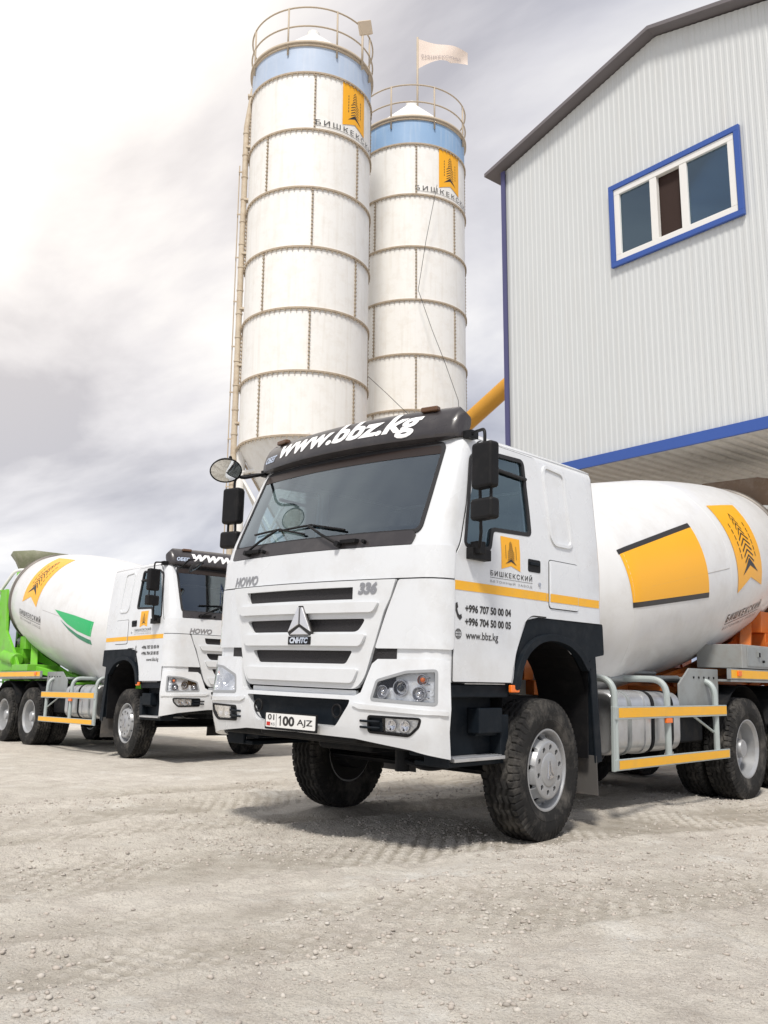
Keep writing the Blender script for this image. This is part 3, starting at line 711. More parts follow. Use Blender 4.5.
    # round front mirror on the passenger side
    bm = NB(); tube(bm, bend([(-1.08, .50, 2.97), (-1.12, .22, 2.88), (-1.05, .08, 3.02), (-.98, .02, 3.02)], .09, 6), .014, 8); ra = finish(bm, 'round_mirror_arm', BLACK, T)
    bm = NB(); n = Vector((.52, -.30, -.80)).normalized(); M = Matrix.Translation((-.98, -.02, 2.90)) @ n.to_track_quat('Z', 'Y').to_matrix().to_4x4() @ Matrix.Diagonal((1.0, 1.0, 1., 1.))
    lathe(bm, [(.001, -.075), (.07, -.06), (.118, -.025), (.135, .0), (.138, .01), (.128, .012)], None, 32); bmesh.ops.transform(bm, matrix=M, verts=bm.verts[:]); rm = finish(bm, 'round_mirror', BLACK, T)
    bm = NB(); lathe(bm, [(.001, .03), (.05, .026), (.10, .014), (.129, .008)], None, 32); bmesh.ops.transform(bm, matrix=M, verts=bm.verts[:]); finish(bm, 'round_mirror_glass', MIRROR, rm)
    # ---- wheels
    for sg in (-1, 1):
        wheel(T, 1.10 if sg > 0 else -1.04, 1.54, 'front', sg, steer, spin=.2)
        for y in (5.47, 6.82):
            wheel(T, sg*1.095, y, 'rear', sg, spin=y); 
            wheel(T, sg*.755, y, 'rear', -sg, spin=y+1)
    # ---- chassis
    ch = NB()
    for sg in (-1, 1):
        bx(ch, sg*.34, sg*.43, .55, 8.1, .78, 1.06)
        box(ch, (sg*.45, 1.48, .74), (.09, 1.5, .06)); box(ch, (sg*.45, 1.48, .68), (.09, 1.1, .05)); box(ch, (sg*.45, 6.15, .80), (.09, 1.5, .16))
    for y in (.6, 2.3, 3.4, 4.6, 6.1, 7.4, 8.0): bx(ch, -.34, .34, y, y+.1, .82, 1.02)
    finish(ch, 'chassis_frame', CHASSIS, T, .008)
    ch = NB(); bx(ch, -.85, .85, 1.42, 1.55, .47, .60); 
    for sg in (-1, 1): cyl(ch, (sg*.75, 1.48, .53), (sg*.98, 1.48, .53), .17, 20)
    tube(ch, [(-.85, 1.25, .5), (.85, 1.25, .5)], .03, 8)
    finish(ch, 'front_axle', CHASSIS, T, .02)
    for y in (5.47, 6.82):
        ch = NB(); cyl(ch, (-.9, y, .53), (.9, y, .53), .10, 16); bmesh.ops.create_uvsphere(ch, u_segments=20, v_segments=12, radius=.24, matrix=Matrix.Translation((0, y, .55))); finish(ch, 'rear_axle', CHASSIS, T)
    ch = NB(); cyl(ch, (0, 2.4, .72), (0, 5.3, .60), .06, 12); finish(ch, 'drive_shaft', CHASSIS, T)
    ch = NB(); bx(ch, -.42, .42, .25, 2.2, .80, 1.55); bx(ch, -.30, .30, .55, 1.3, .62, .82); bx(ch, -.55, .55, .14, .24, .72, 1.15); bx(ch, -1.0, -.5, .3, .9, .72, 1.05)
    bx(ch, -1.12, 1.12, .22, .33, .70, .86)
    finish(ch, 'engine', CHASSIS, T, .03)
    ch = NB()
    tube(ch, bend([(.62, .55, .60), (.9, .5, .56), (1.0, 1.1, .6)], .1), .02, 8); cyl(ch, (.62, .55, .78), (.62, .55, .52), .055, 12)
    finish(ch, 'steering_linkage', CHASSIS, T)
    ch = NB()
    for k in range(4): tube(ch, bend([(.72+.03*k, 1.05, 1.05), (.76, 1.3, 1.28+.03*k), (.7, 1.7, 1.30+.02*k), (.5, 2.2, 1.28)], .1), .013, 6)
    finish(ch, 'hose', mat('copper_hose', (.35, .12, .04), .5), T)
    # ---- between the axles: tank, air bottles, guard
    for sg in (-1, 1):
        tk = rpoly([(sg*.62, .56), (sg*1.13, .56), (sg*1.13, 1.12), (sg*.62, 1.12)], .14, 8)
        y0, y1 = (2.78, 4.08)
        if sg == near or True:
            bm = NB(); A = [bm.verts.new((x, y0, z)) for x, z in tk]; B = [bm.verts.new((x, y1, z)) for x, z in tk]; bm.faces.new(A); bm.faces.new(B[::-1])
            for i in range(len(A)): bm.faces.new((A[i], A[(i+1) % len(A)], B[(i+1) % len(A)], B[i]))
            bmesh.ops.recalc_face_normals(bm, faces=bm.faces[:]); ft = finish(bm, 'fuel_tank', ALU, T, .03, 3)
            for (ya, wd, mm) in ((3.02, .05, STEEL), (3.33, .10, ALU), (3.46, .05, CHASSIS), (3.85, .05, CHASSIS)):
                bm = NB(); tk2 = offset_poly(tk, .010)
                A = [bm.verts.new((x, ya, z)) for x, z in tk2]; B = [bm.verts.new((x, ya+wd, z)) for x, z in tk2]
                A3 = [bm.verts.new((x, ya, z)) for x, z in tk]; B3 = [bm.verts.new((x, ya+wd, z)) for x, z in tk]
                for i in range(len(A)):
                    j = (i+1) % len(A); bm.faces.new((A[i], A[j], B[j], B[i])); bm.faces.new((A3[i], A3[j], A[j], A[i])); bm.faces.new((B[i], B[j], B3[j], B3[i]))
                bmesh.ops.recalc_face_normals(bm, faces=bm.faces[:]); finish(bm, 'tank_strap', mm, ft)
        gd = NB()
        for y in (2.66, 3.66, 4.74):
            tube(gd, bend([(sg*.45, y-.05, 1.24), (sg*1.19, y, 1.24), (sg*1.20, y, .49)], .16, 7), .032, 10)
        tube(gd, [(sg*1.20, 4.02, .96), (sg*1.18, 4.72, .72)], .014, 6)
        bx(gd, sg*1.21, sg*1.235, 2.60, 4.93, .885, .995); bx(gd, sg*1.21, sg*1.235, 2.60, 4.98, .455, .550); bx(gd, sg*1.20, sg*1.228, 2.585, 2.625, .45, 1.0)
        sgd = finish(gd, 'side_guard', mat('guard_grey_green_paint', (.42, .47, .46), .45, metal=.2, var=.15, dirt=((.3, .27, .23), .3, 6.)), T, .004)
        SG = lambda y, z, off=0.: Vector((sg*(1.235+off), y, z))
        decal('reflective_strip', [rect(2.66, 4.92, .902, .985)], SG, .002, YEL, sgd); decal('reflective_strip', [rect(2.66, 4.96, .467, .540)], SG, .002, YEL, sgd)
        bm = NB(); box(bm, (sg*1.225, 3.62, .86), (.03, .12, .045)); finish(bm, 'side_marker', AMBL, sgd, .006)
        bm = NB(); bx(bm, sg*.5, sg*1.05, 4.16, 4.75, .62, 1.05); finish(bm, 'battery_box', CHASSIS, T, .02)
        # rear guard plate and mudguards
        bm = NB()
        for q in ([(4.12, 1.20), (4.36, 1.36), (5.05, 1.36), (5.05, .50), (4.96, .50), (4.96, .86), (4.60, .93), (4.12, .96)],):
            q = [(a, b) for a, b in q]; A = [bm.verts.new((sg*1.08, a, b)) for a, b in q]; B = [bm.verts.new((sg*1.10, a, b)) for a, b in q]
            bm.faces.new(A); bm.faces.new(B[::-1])
            for i in range(len(A)): bm.faces.new((A[i], A[(i+1) % len(A)], B[(i+1) % len(A)], B[i]))
        bx(bm, sg*.5, sg*1.10, 4.86, 4.88, .75, 1.33) if False else None
        bmesh.ops.recalc_face_normals(bm, faces=bm.faces[:]); gpz = finish(bm, 'fender_plate', STEEL, T, .005)
        bm = NB()
        for k in range(5):
            cyl(bm, (sg*1.10, 4.45+.12*k, 1.27), (sg*1.108, 4.45+.12*k, 1.27), .012, 8); 
        finish(bm, 'bolt', CHASSIS, gpz)
        bm = NB(); bx(bm, sg*.50, sg*1.235, 5.06, 7.7, 1.235, 1.26); bx(bm, sg*1.20, sg*1.24, 5.04, 7.7, 1.262, 1.375); rg = finish(bm, 'rear_mudguard', STEEL, T, .004)
        SR = lambda y, z, off=0.: Vector((sg*(1.24+off), y, z))
        decal('reflective_strip', [rect(5.06, 7.68, 1.275, 1.362)], SR, .002, YEL, rg)
        bm = NB(); box(bm, (sg*1.25, 5.26, 1.325), (.02, .09, .055)); finish(bm, 'side_marker', AMBL, rg, .005)
        for y in (5.47, 6.82):
            bm = NB(); arc = [(y+.63*cos(t), .54+.66*sin(t)) for t in [radians(a) for a in range(20, 161, 14)]]
            for (a, b), (c, e) in zip(arc, arc[1:]): bm.faces.new([bm.verts.new(q) for q in ((sg*.58, a, b), (sg*1.2, a, b), (sg*1.2, c, e), (sg*.58, c, e))])
            finish(bm, 'wheel_cover', CHASSIS, rg)
        if near < 0: continue
        bm = NB(); bx(bm, sg*.70, sg*1.22, 5.42, 6.45, 1.385, 1.645); tb = finish(bm, 'tool_box', mat('tool_box_grey', (.36, .37, .36), .5, metal=.2, var=.25, dirt=((.25, .2, .15), .35, 7.)), T, .008)
        bm = NB(); bx(bm, sg*1.222, sg*1.228, 5.55, 6.40, 1.41, 1.62); box(bm, (sg*1.235, 5.85, 1.55), (.02, .05, .07)); finish(bm, 'tool_box_door', STEEL, tb, .003)
        bm = NB(); box(bm, (sg*1.245, 5.85, 1.54), (.015, .03, .05)); cyl(bm, (sg*1.23, 5.98, 1.47), (sg*1.25, 5.98, 1.47), .015, 8); finish(bm, 'latch', CHASSIS, tb)
    bm = NB(); tube(bm, [(.62, 2.5, 1.22), (.85, 4.6, 1.25)], .035, 10); tube(bm, [(.5, 2.5, 1.3), (.75, 4.3, 1.3)], .02, 8); finish(bm, 'pipe', STEEL, T)
    # ---- drum, its frame, hopper and chute
    sub = NB()
    for sg in (-1, 1):
        bx(sub, sg*.34, sg*.44, 2.55, 8.0, 1.065, 1.20); bx(sub, 0, sg*.34, 4.6, 8.0, 1.10, 1.38)
        bx(sub, sg*.44, sg*.82, 2.9, 3.0, 1.08, 1.17); bx(sub, sg*.44, sg*.82, 4.3, 4.4, 1.08, 1.17)
        # front pedestal
        vs = [Vector(q) for q in ((sg*.42, 2.48, 1.2), (sg*.42, 2.75, 1.2), (sg*.30, 2.62, 1.95), (sg*.30, 2.50, 1.95))]
        # rear A-frame and roller beam
        for (p, q, wd) in (((sg*.95, 6.15, 1.42), (sg*.60, 7.15, 2.05), .13), ((sg*.60, 7.9, 1.2), (sg*.55, 7.2, 2.1), .13), ((sg*.42, 5.3, 1.22), (sg*.95, 6.2, 1.45), .13), ((sg*.42, 7.6, 1.2), (sg*1.0, 6.8, 1.45), .12)):
            p, q = Vector(p), Vector(q); d_ = q-p; box(sub, (p+q)/2, (wd, wd, d_.length), d_.to_track_quat('Z', 'Y').to_matrix())
        bx(sub, sg*.45, sg*1.12, 6.05, 6.9, 1.385, 1.52)
        bx(sub, sg*.50, sg*.85, 6.98, 7.3, 1.85, 2.12)
    bx(sub, -.85, .85, 7.1, 7.3, 1.55, 1.85); bx(sub, -.4, .4, 2.45, 2.6, 1.2, 1.8)
    fr = finish(sub, 'drum_frame', FRAME, T, .010)
    rl = NB()
    for sg in (-1, 1): cyl(rl, DP(4.75, radians(-58 if sg > 0 else 238)*1.13, .10)-DAX*.08, DP(4.75, radians(-58 if sg > 0 else 238)*1.13, .10)+DAX*.08, .11, 20)
    finish(rl, 'support_roller', STEEL, fr)
    for sg in (-1, 1):
        pq = [(4.6, 1.205), (7.45, 1.205), (7.45, 2.05), (6.95, 1.74), (5.6, 1.39)]
        bm = NB(); A = [bm.verts.new((sg*.455, a, b)) for a, b in pq]; B = [bm.verts.new((sg*.485, a, b)) for a, b in pq]; bm.faces.new(A); bm.faces.new(B[::-1])
        for i in range(5): bm.faces.new((A[i], A[(i+1) % 5], B[(i+1) % 5], B[i]))
        bmesh.ops.recalc_face_normals(bm, faces=bm.faces[:]); finish(bm, 'side_plate', FRAME, fr, .006)
    bm = NB()
    prof = []
    ks = [i/40 for i in range(41)]
    ss = [-.5+5.8*k for k in ks]; ss += [-.47, -.36, -.15, .08, .25, .32]; ss = sorted(set(round(s_, 4) for s_ in ss))
    lathe(bm, [(drad(s_), s_) for s_ in ss], lambda r, h, a: DO+DAX*h+r*(cos(a)*Vector((1, 0, 0))+sin(a)*DE2), 112)
    bm.normal_update(); bmesh.ops.recalc_face_normals(bm, faces=bm.faces[:])
    drum = finish(bm, 'drum', DRUMW, T, ang=60)
    bm = NB()
    for s_, th in ((.25, .002), (2.45, .0025), (1.35, .0015)):
        r = drad(s_)
        lathe(bm, [(r-.003, s_-.010), (r+th, s_-.004), (r+th, s_+.004), (r-.003, s_+.010)], lambda r, h, a: DO+DAX*h+r*(cos(a)*Vector((1, 0, 0))+sin(a)*DE2), 112)
    finish(bm, 'weld_seam', DRUMW, drum)
    bm = NB(); tube(bm, [DP(s_, radians(1.5 if near > 0 else 178)*1.13+.0, .001) for s_ in [.3+.1*i for i in range(22)]], .0028, 4); finish(bm, 'long_seam', mat('seam_grey', (.4, .38, .35), .6), drum)
    bm = NB()
    for s_, r0, r1, w_ in ((4.75, drad(4.75)-.03, drad(4.75)+.035, .045), (5.32, .70, .80+DR[0], .035)):
        lathe(bm, [(r0, s_-w_), (r1, s_-w_), (r1, s_+w_), (r0, s_+w_)], lambda r, h, a: DO+DAX*h+r*(cos(a)*Vector((1, 0, 0))+sin(a)*DE2), 80)
    finish(bm, 'roller_ring', CHASSIS if False else mat('ring_worn_steel', (.20, .18, .16), .5, metal=.4, var=.3), drum)
    bm = NB(); lathe(bm, [(.02, 5.0), (.6, 5.1), (.70, 5.29)], lambda r, h, a: DO+DAX*h+r*(cos(a)*Vector((1, 0, 0))+sin(a)*DE2), 60); finish(bm, 'drum_mouth', CHASSIS, drum)
    bm = NB(); cyl(bm, DO+DAX*-.75, DO+DAX*-.44, .22, 24); finish(bm, 'gearbox', CHASSIS, T, .02)
    K = 1.13
    for sg, F in ((1, DP), (-1, DPm)):
        rd = lambda d_: radians(d_)*K
        if frame_col[0] > frame_col[1]:
            decal('amber_panel', [[(.20, rd(20.5)), (.22, rd(-4.5)), (1.83, rd(-8.7)), (1.82, rd(28))]], F, .004, LOGOY, drum, .08, .06)
            decal('black_band', [[(.19, rd(20.5)), (1.82, rd(28)), (1.81, rd(30.8)), (.185, rd(23))], [(.22, rd(-4.5)), (1.83, rd(-8.7)), (1.83, rd(-11.5)), (.22, rd(-7.1))]], F, .0045, INK, drum, .08, .06)
        else:
            def leaf(pts): return [(s_, rd(a)) for s_, a in pts]
            decal('green_leaf_mark', [leaf([(1.81, 6.3), (1.5, 2), (1.15, -2), (.7, -5), (.23, -6.6), (.21, 7.0), (.9, 7.2)])], F, .004, GREENV, drum, .08, .06)
            decal('dark_green_leaf_mark', [leaf([(1.48, -.5), (1.1, -4.5), (.7, -7.5), (.23, -9.6), (.20, -13.8), (.6, -11.5), (1.05, -7.2)])], F, .004, DGREENV, drum, .08, .06)
        # notched ribbon logo running round the drum, and the name
        wv = -31. if near > 0 else -11.
        lo, hi = (2.50, 3.66) if near > 0 else (2.44, 3.80)
        if sg > 0: u0, sx, tx = 2.63, 1., lo
        else: u0, sx, tx = 2.63+(.84 if near > 0 else 1.05), -1., hi
        chevron_logo(F, u0, rd(-14 if near > 0 else 2), .84 if near > 0 else .92, rd(55 if near > 0 else 60), drum, .005, sx, 'drum_logo')
        lettering('company_name', 'БИШКЕКСКИЙ', F, .005, INK, drum, tx, rd(wv), width=hi-lo, size=.2, bold=.0035, spacing=1.35, sx=sx, su=.1, sv=None, height=.125)
        decal('name_rule', [rect(lo, hi, rd(wv-1.5), rd(wv-1.1))], F, .005, INK, drum, .1, None)
        lettering('company_subtitle', 'БЕТОННЫЙ ЗАВОД', F, .005, mat('grey_vinyl', (.2, .2, .2), .5), drum, tx+.02*sx, rd(wv-5.8), width=hi-lo-.04, size=.12, spacing=1.3, sx=sx, su=.1, sv=.05, height=.062)
    # charging hopper: open flared box above the mouth
    hp_ = DO+DAX*5.45
    bm = NB()
    topc = [(-.40, 8.25), (.40, 8.25), (.66, 8.75), (.50, 9.35), (-.50, 9.35), (-.66, 8.75)]; bot = [(-.28, 8.2), (.28, 8.2), (.32, 8.35), (.26, 8.6), (-.26, 8.6), (-.32, 8.35)]
    mid = [(-.36, 8.3), (.36, 8.3), (.56, 8.7), (.44, 9.15), (-.44, 9.15), (-.56, 8.7)]
    rg = [[bm.verts.new((x, y, z)) for x, y in L_] for L_, z in ((topc, 4.12), (mid, 3.94), (bot, 3.15))]
    for A, B in zip(rg, rg[1:]):
        for i in range(6): bm.faces.new((A[i], A[(i+1) % 6], B[(i+1) % 6], B[i]))
    hpo = finish(bm, 'charging_hopper', mat('hopper_olive_paint' if near < 0 else 'hopper_brown_paint', (.20, .21, .13) if near < 0 else (.22, .15, .10), .6, var=.2, dirt=(DUST, .45, 4.)), T)
    sm = hpo.modifiers.new('solid', 'SOLIDIFY'); sm.thickness = .02
    # support of the hopper and the collecting chute
    bm = NB()
    for sg in (-1, 1):
        tube(bm, bend([(sg*.62, 7.35, 2.1), (sg*.82, 7.9, 2.7), (sg*.62, 8.4, 3.6)], .2), .045, 8)
        for (p, q, wd) in (((sg*.62, 8.0, 1.1), (sg*.62, 8.05, 3.0), .10), ((sg*.62, 8.0, 2.9), (sg*.62, 7.25, 2.1), .08)):
            p, q = Vector(p), Vector(q); d_ = q-p; box(bm, (p+q)/2, (wd, wd, d_.length), d_.to_track_quat('Z', 'Y').to_matrix())
        bx(bm, sg*.55, sg*.9, 7.55, 8.0, 1.2, 1.9)
    bx(bm, -.62, .62, 8.0, 8.1, 2.0, 2.12)
    for sg in (-1, 1):
        pq = [(6.7, 1.40), (8.25, 1.30), (8.3, 2.2), (8.2, 3.15), (7.85, 3.15), (7.65, 2.25), (7.1, 1.80)]
        A = [bm.verts.new((sg*.985, a, b)) for a, b in pq]; B = [bm.verts.new((sg*1.04, a, b)) for a, b in pq]; bm.faces.new(A); bm.faces.new(B[::-1])
        for i in range(7): bm.faces.new((A[i], A[(i+1) % 7], B[(i+1) % 7], B[i]))
    bmesh.ops.recalc_face_normals(bm, faces=bm.faces[:])
    finish(bm, 'hopper_frame', FRAME, T, .006)
    bm = NB(); tube(bm, bend([(near*.45, 7.9, 3.62), (near*.80, 8.1, 3.62), (near*1.0, 8.6, 3.0), (near*1.02, 8.7, 1.4)], .15), .035, 8); finish(bm, 'hand_rail', mat('rail_pale_paint', (.7, .7, .66), .5), T)
    bm = NB()
    for a in range(0, 180, 15):
        a0, a1 = radians(180+a), radians(195+a)
        q = [(.30*cos(a0), .30*sin(a0)), (.30*cos(a1), .30*sin(a1))]
        vs = []
        for (x, z), (yy, zz, k) in ((q[0], (8.1, 2.75, 1.5)), (q[1], (8.1, 2.75, 1.5)), (q[1], (9.35, 1.75, .8)), (q[0], (9.35, 1.75, .8))): vs.append(bm.verts.new((x*k, yy, zz+z*k)))
        bm.faces.new(vs)
    bmesh.ops.remove_doubles(bm, verts=bm.verts[:], dist=1e-4)
    c_ = finish(bm, 'discharge_chute', FRAME, T); sm = c_.modifiers.new('solid', 'SOLIDIFY'); sm.thickness = .015
    bm = NB()   # access ladder
    for x in (near*.78, near*1.12): tube(bm, [(x, 8.25, .75), (x, 8.25, 3.35)], .022, 8)
    for k in range(9): tube(bm, [(near*.78, 8.25, .9+.28*k), (near*1.12, 8.25, .9+.28*k)], .016, 6)
    bx(bm, near*.3, near*1.15, 8.2, 8.75, 2.55, 2.58)
    finish(bm, 'ladder', FRAME, T)
    bm = NB(); bx(bm, -1.2, 1.2, 8.15, 8.25, .62, .76); 
    rb = finish(bm, 'rear_bumper', STEEL, T, .01)
    for sg in (-1, 1):
        bm = NB(); bx(bm, sg*.75, sg*1.15, 8.255, 8.29, .64, .74); finish(bm, 'tail_lamp', REDL, rb, .01)
    bm = NB(); bx(bm, near*.5, near*1.05, 7.1, 7.75, 1.385, 1.7); 
    cyl(bm, (near*.98, 7.0, 1.62), (near*.98, 7.7, 1.72), .14, 20); finish(bm, 'water_tank', FRAME, T, .03)
    bm = NB()
    for k in range(4): tube(bm, bend([(near*.7, 7.9, 1.9+.05*k), (near*.95, 7.4, 1.25+.03*k), (near*.8, 6.7, 1.6), (near*.6, 6.2, 1.5)], .25), .016, 6)
    finish(bm, 'hose', BLACK, T)
    return T

make_truck('front white mixer truck with number plate 100 AJZ and an amber panel on its drum', (.62, .17, .03), 1, True, (0, 0, .008), 0., roll=.02805, steer=radians(5))
make_truck('rear white mixer truck with a green leaf mark on its drum and green frame', (.17, .52, .03), -1, False, (-6.193, 4.439, -.008), 1.4798, roll=.0147, steer=radians(-4))

# ------------------------------------------------------------------ silos
SILO = mat('silo_cream_paint', (.82, .81, .78), .5, var=.05, vscale=1.2, dirt=((.52, .44, .33), .22, 3.5), streak=((.60, .55, .47), .30))
FLANGE = mat('flange_rusty_paint', (.55, .46, .35), .7, var=.3, vscale=6., dirt=((.30, .19, .11), .45, 9.))
BOLT = mat('bolt_rusty_brown', (.40, .33, .245), .7, var=.3)
BANDP = mat('silo_glare_washed_blue_band', (.45, .54, .68), .5, var=.15, streak=((.55, .6, .68), .5))  # left band: veiling glare put into the blue as a paler colour
BANDL = mat('silo_blue_band_paint', (.26, .41, .62), .5, var=.15, streak=((.45, .55, .66), .5))  # right band: blue lightened in the colour to stand in for haze
RAIL = mat('rail_rusty_cream', (.50, .42, .32), .65, var=.3)
def make_silo(label, cx, cy, az0, light, band_mat, face, pipe=True):
    """az0 = azimuth of a seam pair; face = azimuth that the logo faces"""
    T = thing('cement_silo', label, 'silo', (cx, cy, 0), 0, 'cement silos')
    R = 1.575; zt = 17.0; rings = [6.83+1.565*k for k in range(7)]
    bm = NB(); lathe(bm, [(R, 6.83), (R, zt)], None, 128); body = finish(bm, 'silo_body', SILO, T)
    bm = NB(); lathe(bm, [(.22, 4.3), (.22, 4.45), (R-.02, 6.83)], None, 96); finish(bm, 'hopper_cone', SILO, T)
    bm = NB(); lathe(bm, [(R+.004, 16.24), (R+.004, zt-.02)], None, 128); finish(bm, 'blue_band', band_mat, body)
    # ring flanges with bolts
    for z in rings+[zt-.01]:
        bm = NB(); lathe(bm, [(R, z-.024), (R+.045, z-.020), (R+.045, z-.004), (R+.025, z-.002), (R+.025, z+.002), (R+.045, z+.004), (R+.045, z+.020), (R, z+.024)], None, 128)
        nf = len(bm.faces)
        if z < zt-.1:
            for k in range(72):
                a = 2*pi*k/72; cyl(bm, ((R+.030)*cos(a), (R+.030)*sin(a), z-.075), ((R+.030)*cos(a), (R+.030)*sin(a), z-.018), .015, 6)
        rf = finish(bm, 'ring_flange', FLANGE, body); rf.data.materials.append(BOLT)
        for fi in range(nf, len(rf.data.polygons)): rf.data.polygons[fi].material_index = 1
    for i, z in enumerate(rings):
        z1 = rings[i+1] if i+1 < len(rings) else None
        if z1 is None: continue
        for q in range(4):
            a = az0+q*pi/2+(pi/4 if i % 2 else 0); bm = NB()
            d = Vector((cos(a), sin(a), 0)); t = Vector((-sin(a), cos(a), 0))
            rot = Matrix((d, t, Vector((0, 0, 1)))).transposed()
            box(bm, d*(R+.012)+Vector((0, 0, (z+z1)/2)), (.03, .014, 1.50), rot)
            for k in range(15): box(bm, d*(R+.022)+Vector((0, 0, z+.09+k*.1)), (.034, .05, .032), rot)
            finish(bm, 'seam_flange', BOLT, body)
    for i, a in enumerate([az0+pi/4, az0+3*pi/4, az0-pi/4, az0-3*pi/4]):
        bm = NB(); d = Vector((cos(a), sin(a), 0)); p0 = d*.25+Vector((0, 0, 4.5)); p1 = d*1.6+Vector((0, 0, 6.8)); tube(bm, [p0, p1], .03, 6); finish(bm, 'cone_seam', FLANGE, body)
    # roof cone, filter unit, hatch
    bm = NB(); lathe(bm, [(R+.03, zt), (R+.03, zt+.04), (.14, zt+1.50), (.0, zt+1.50)], None, 96); finish(bm, 'silo_roof', SILO, T)
    bm = NB(); cyl(bm, (0, 0, zt+1.45), (0, 0, zt+1.58), .17, 16); cyl(bm, (-.6, .5, zt+.5), (-.6, .5, zt+1.25), .22, 20); bx(bm, -.95, -.6, -.4, -.05, zt+.4, zt+.8); finish(bm, 'dust_filter', SILO, T, .01)
    # railing
    bm = NB()
    for k in range(8):
        a = az0+2*pi*(k+.42)/8; d = Vector((cos(a), sin(a), 0)); tube(bm, [d*(R+.04)+Vector((0, 0, zt-.25)), d*(R+.04)+Vector((0, 0, zt+1.08))], .025, 6)
    for zz in (zt+.52, zt+1.06): tube(bm, [((R+.04)*cos(t), (R+.04)*sin(t), zz) for t in [2*pi*i/72 for i in range(72)]], .022, 6, True)
    lathe(bm, [(R+.02, zt+.03), (R+.07, zt+.03), (R+.07, zt+.10), (R+.02, zt+.10)], None, 96)
    finish(bm, 'roof_railing', RAIL, T)
    # legs and braces
    lb = NB()
    for q in range(4):
        a = az0+pi/4+q*pi/2; b = a+pi/2; d = Vector((cos(a), sin(a), 0)); e = Vector((cos(b), sin(b), 0))
        cyl(lb, d*1.5, d*1.5+Vector((0, 0, 6.9)), .11, 16)
        for z0, z1 in ((.4, 3.3), (3.3, 6.2)):
            tube(lb, [d*1.5+Vector((0, 0, z0)), e*1.5+Vector((0, 0, z1))], .035, 6); tube(lb, [e*1.5+Vector((0, 0, z0)), d*1.5+Vector((0, 0, z1))], .035, 6)
        tube(lb, [d*1.5+Vector((0, 0, 3.3)), e*1.5+Vector((0, 0, 3.3))], .045, 6); tube(lb, [d*1.5+Vector((0, 0, 6.25)), e*1.5+Vector((0, 0, 6.25))], .045, 6)
        box(lb, d*1.5+Vector((0, 0, .05)), (.5, .5, .12))
    finish(lb, 'silo_legs', SILO, T)
    # banner logo and the name painted on the top course
    R2 = R+.012
    CF = lambda u, v, off=0.: Vector(((R2+off)*cos(face+u/R), (R2+off)*sin(face+u/R), v))
    q = .34
    chevron_logo(CF, -.40, 14.98, .80, 1.20, T, .0, 1., 'silo_logo')
    lettering('company_name', 'БИШКЕКСКИЙ', CF, .004, INK, T, -1.1, 14.80, width=2.2, size=.2, spacing=1.35, su=.1, height=.18)
    decal('name_rule', [rect(-1.1, 1.1, 14.765, 14.775)], CF, .004, INK, T, .1, None)
    return T
CAMX, CAMY = 5.298, -4.649
azc = atan2(CAMY-9.95, CAMX+11.15)    # direction of the camera seen from the silo
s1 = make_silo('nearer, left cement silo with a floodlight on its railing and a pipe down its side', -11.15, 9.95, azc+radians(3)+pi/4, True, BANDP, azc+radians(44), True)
azc2 = atan2(CAMY-14.02, CAMX+11.18)
s2 = make_silo('farther cement silo standing right of the other, with a flagpole on its roof', -11.18, 14.02, azc2-radians(6)+pi/4+radians(11), False, BANDL, azc2+radians(44), False)
# pipe and ladder down the left side of the near silo
a = azc-radians(88)
bm = NB(); d = Vector((cos(a), sin(a), 0)); t = Vector((-sin(a), cos(a), 0)); MR_ = Matrix((d, t, Vector((0, 0, 1)))).transposed()
tube(bm, [d*1.69+Vector((0, 0, .3)), d*1.69+Vector((0, 0, 15.6)), d*1.55+Vector((0, 0, 16.7)), d*1.0+Vector((0, 0, 17.4))], .075, 12)
for k in range(11): box(bm, d*1.63+Vector((0, 0, 1.5+1.5*k)), (.12, .18, .05), MR_)
for k in range(24): cyl(bm, d*1.69+Vector((0, 0, .9+.63*k)), d*1.69+Vector((0, 0, .94+.63*k)), .088, 12)
finish(bm, 'fill_pipe', mat('pipe_cream_rust', (.55, .47, .36), .6, var=.3, dirt=((.35, .22, .12), .5, 6.)), s1)
bm = NB(); tube(bm, [d*1.83+t*-.05+Vector((0, 0, z)) for z in (.3, 6, 11, 14.5)], .016, 6)
for k in range(12): box(bm, d*1.77+Vector((0, 0, 1.1+1.2*k)), (.16, .03, .03), MR_)
finish(bm, 'conduit', RAIL, s1)
# floodlight
a = azc+radians(50); d = Vector((cos(a), sin(a), 0))
bm = NB(); tube(bm, [d*1.66+Vector((0, 0, 16.8)), d*1.66+Vector((0, 0, 18.05))], .03, 8); fl = finish(bm, 'floodlight_post', RAIL, s1)
bm = NB(); box(bm, d*1.74+Vector((0, 0, 17.98)), (.10, .36, .34), Matrix.Rotation(azc+radians(20), 3, 'Z') @ Matrix.Rotation(radians(25), 3, 'Y') @ Matrix.Rotation(radians(22), 3, 'X')); finish(bm, 'floodlight', mat('floodlight_tan', (.60, .50, .38), .5), s1, .02)
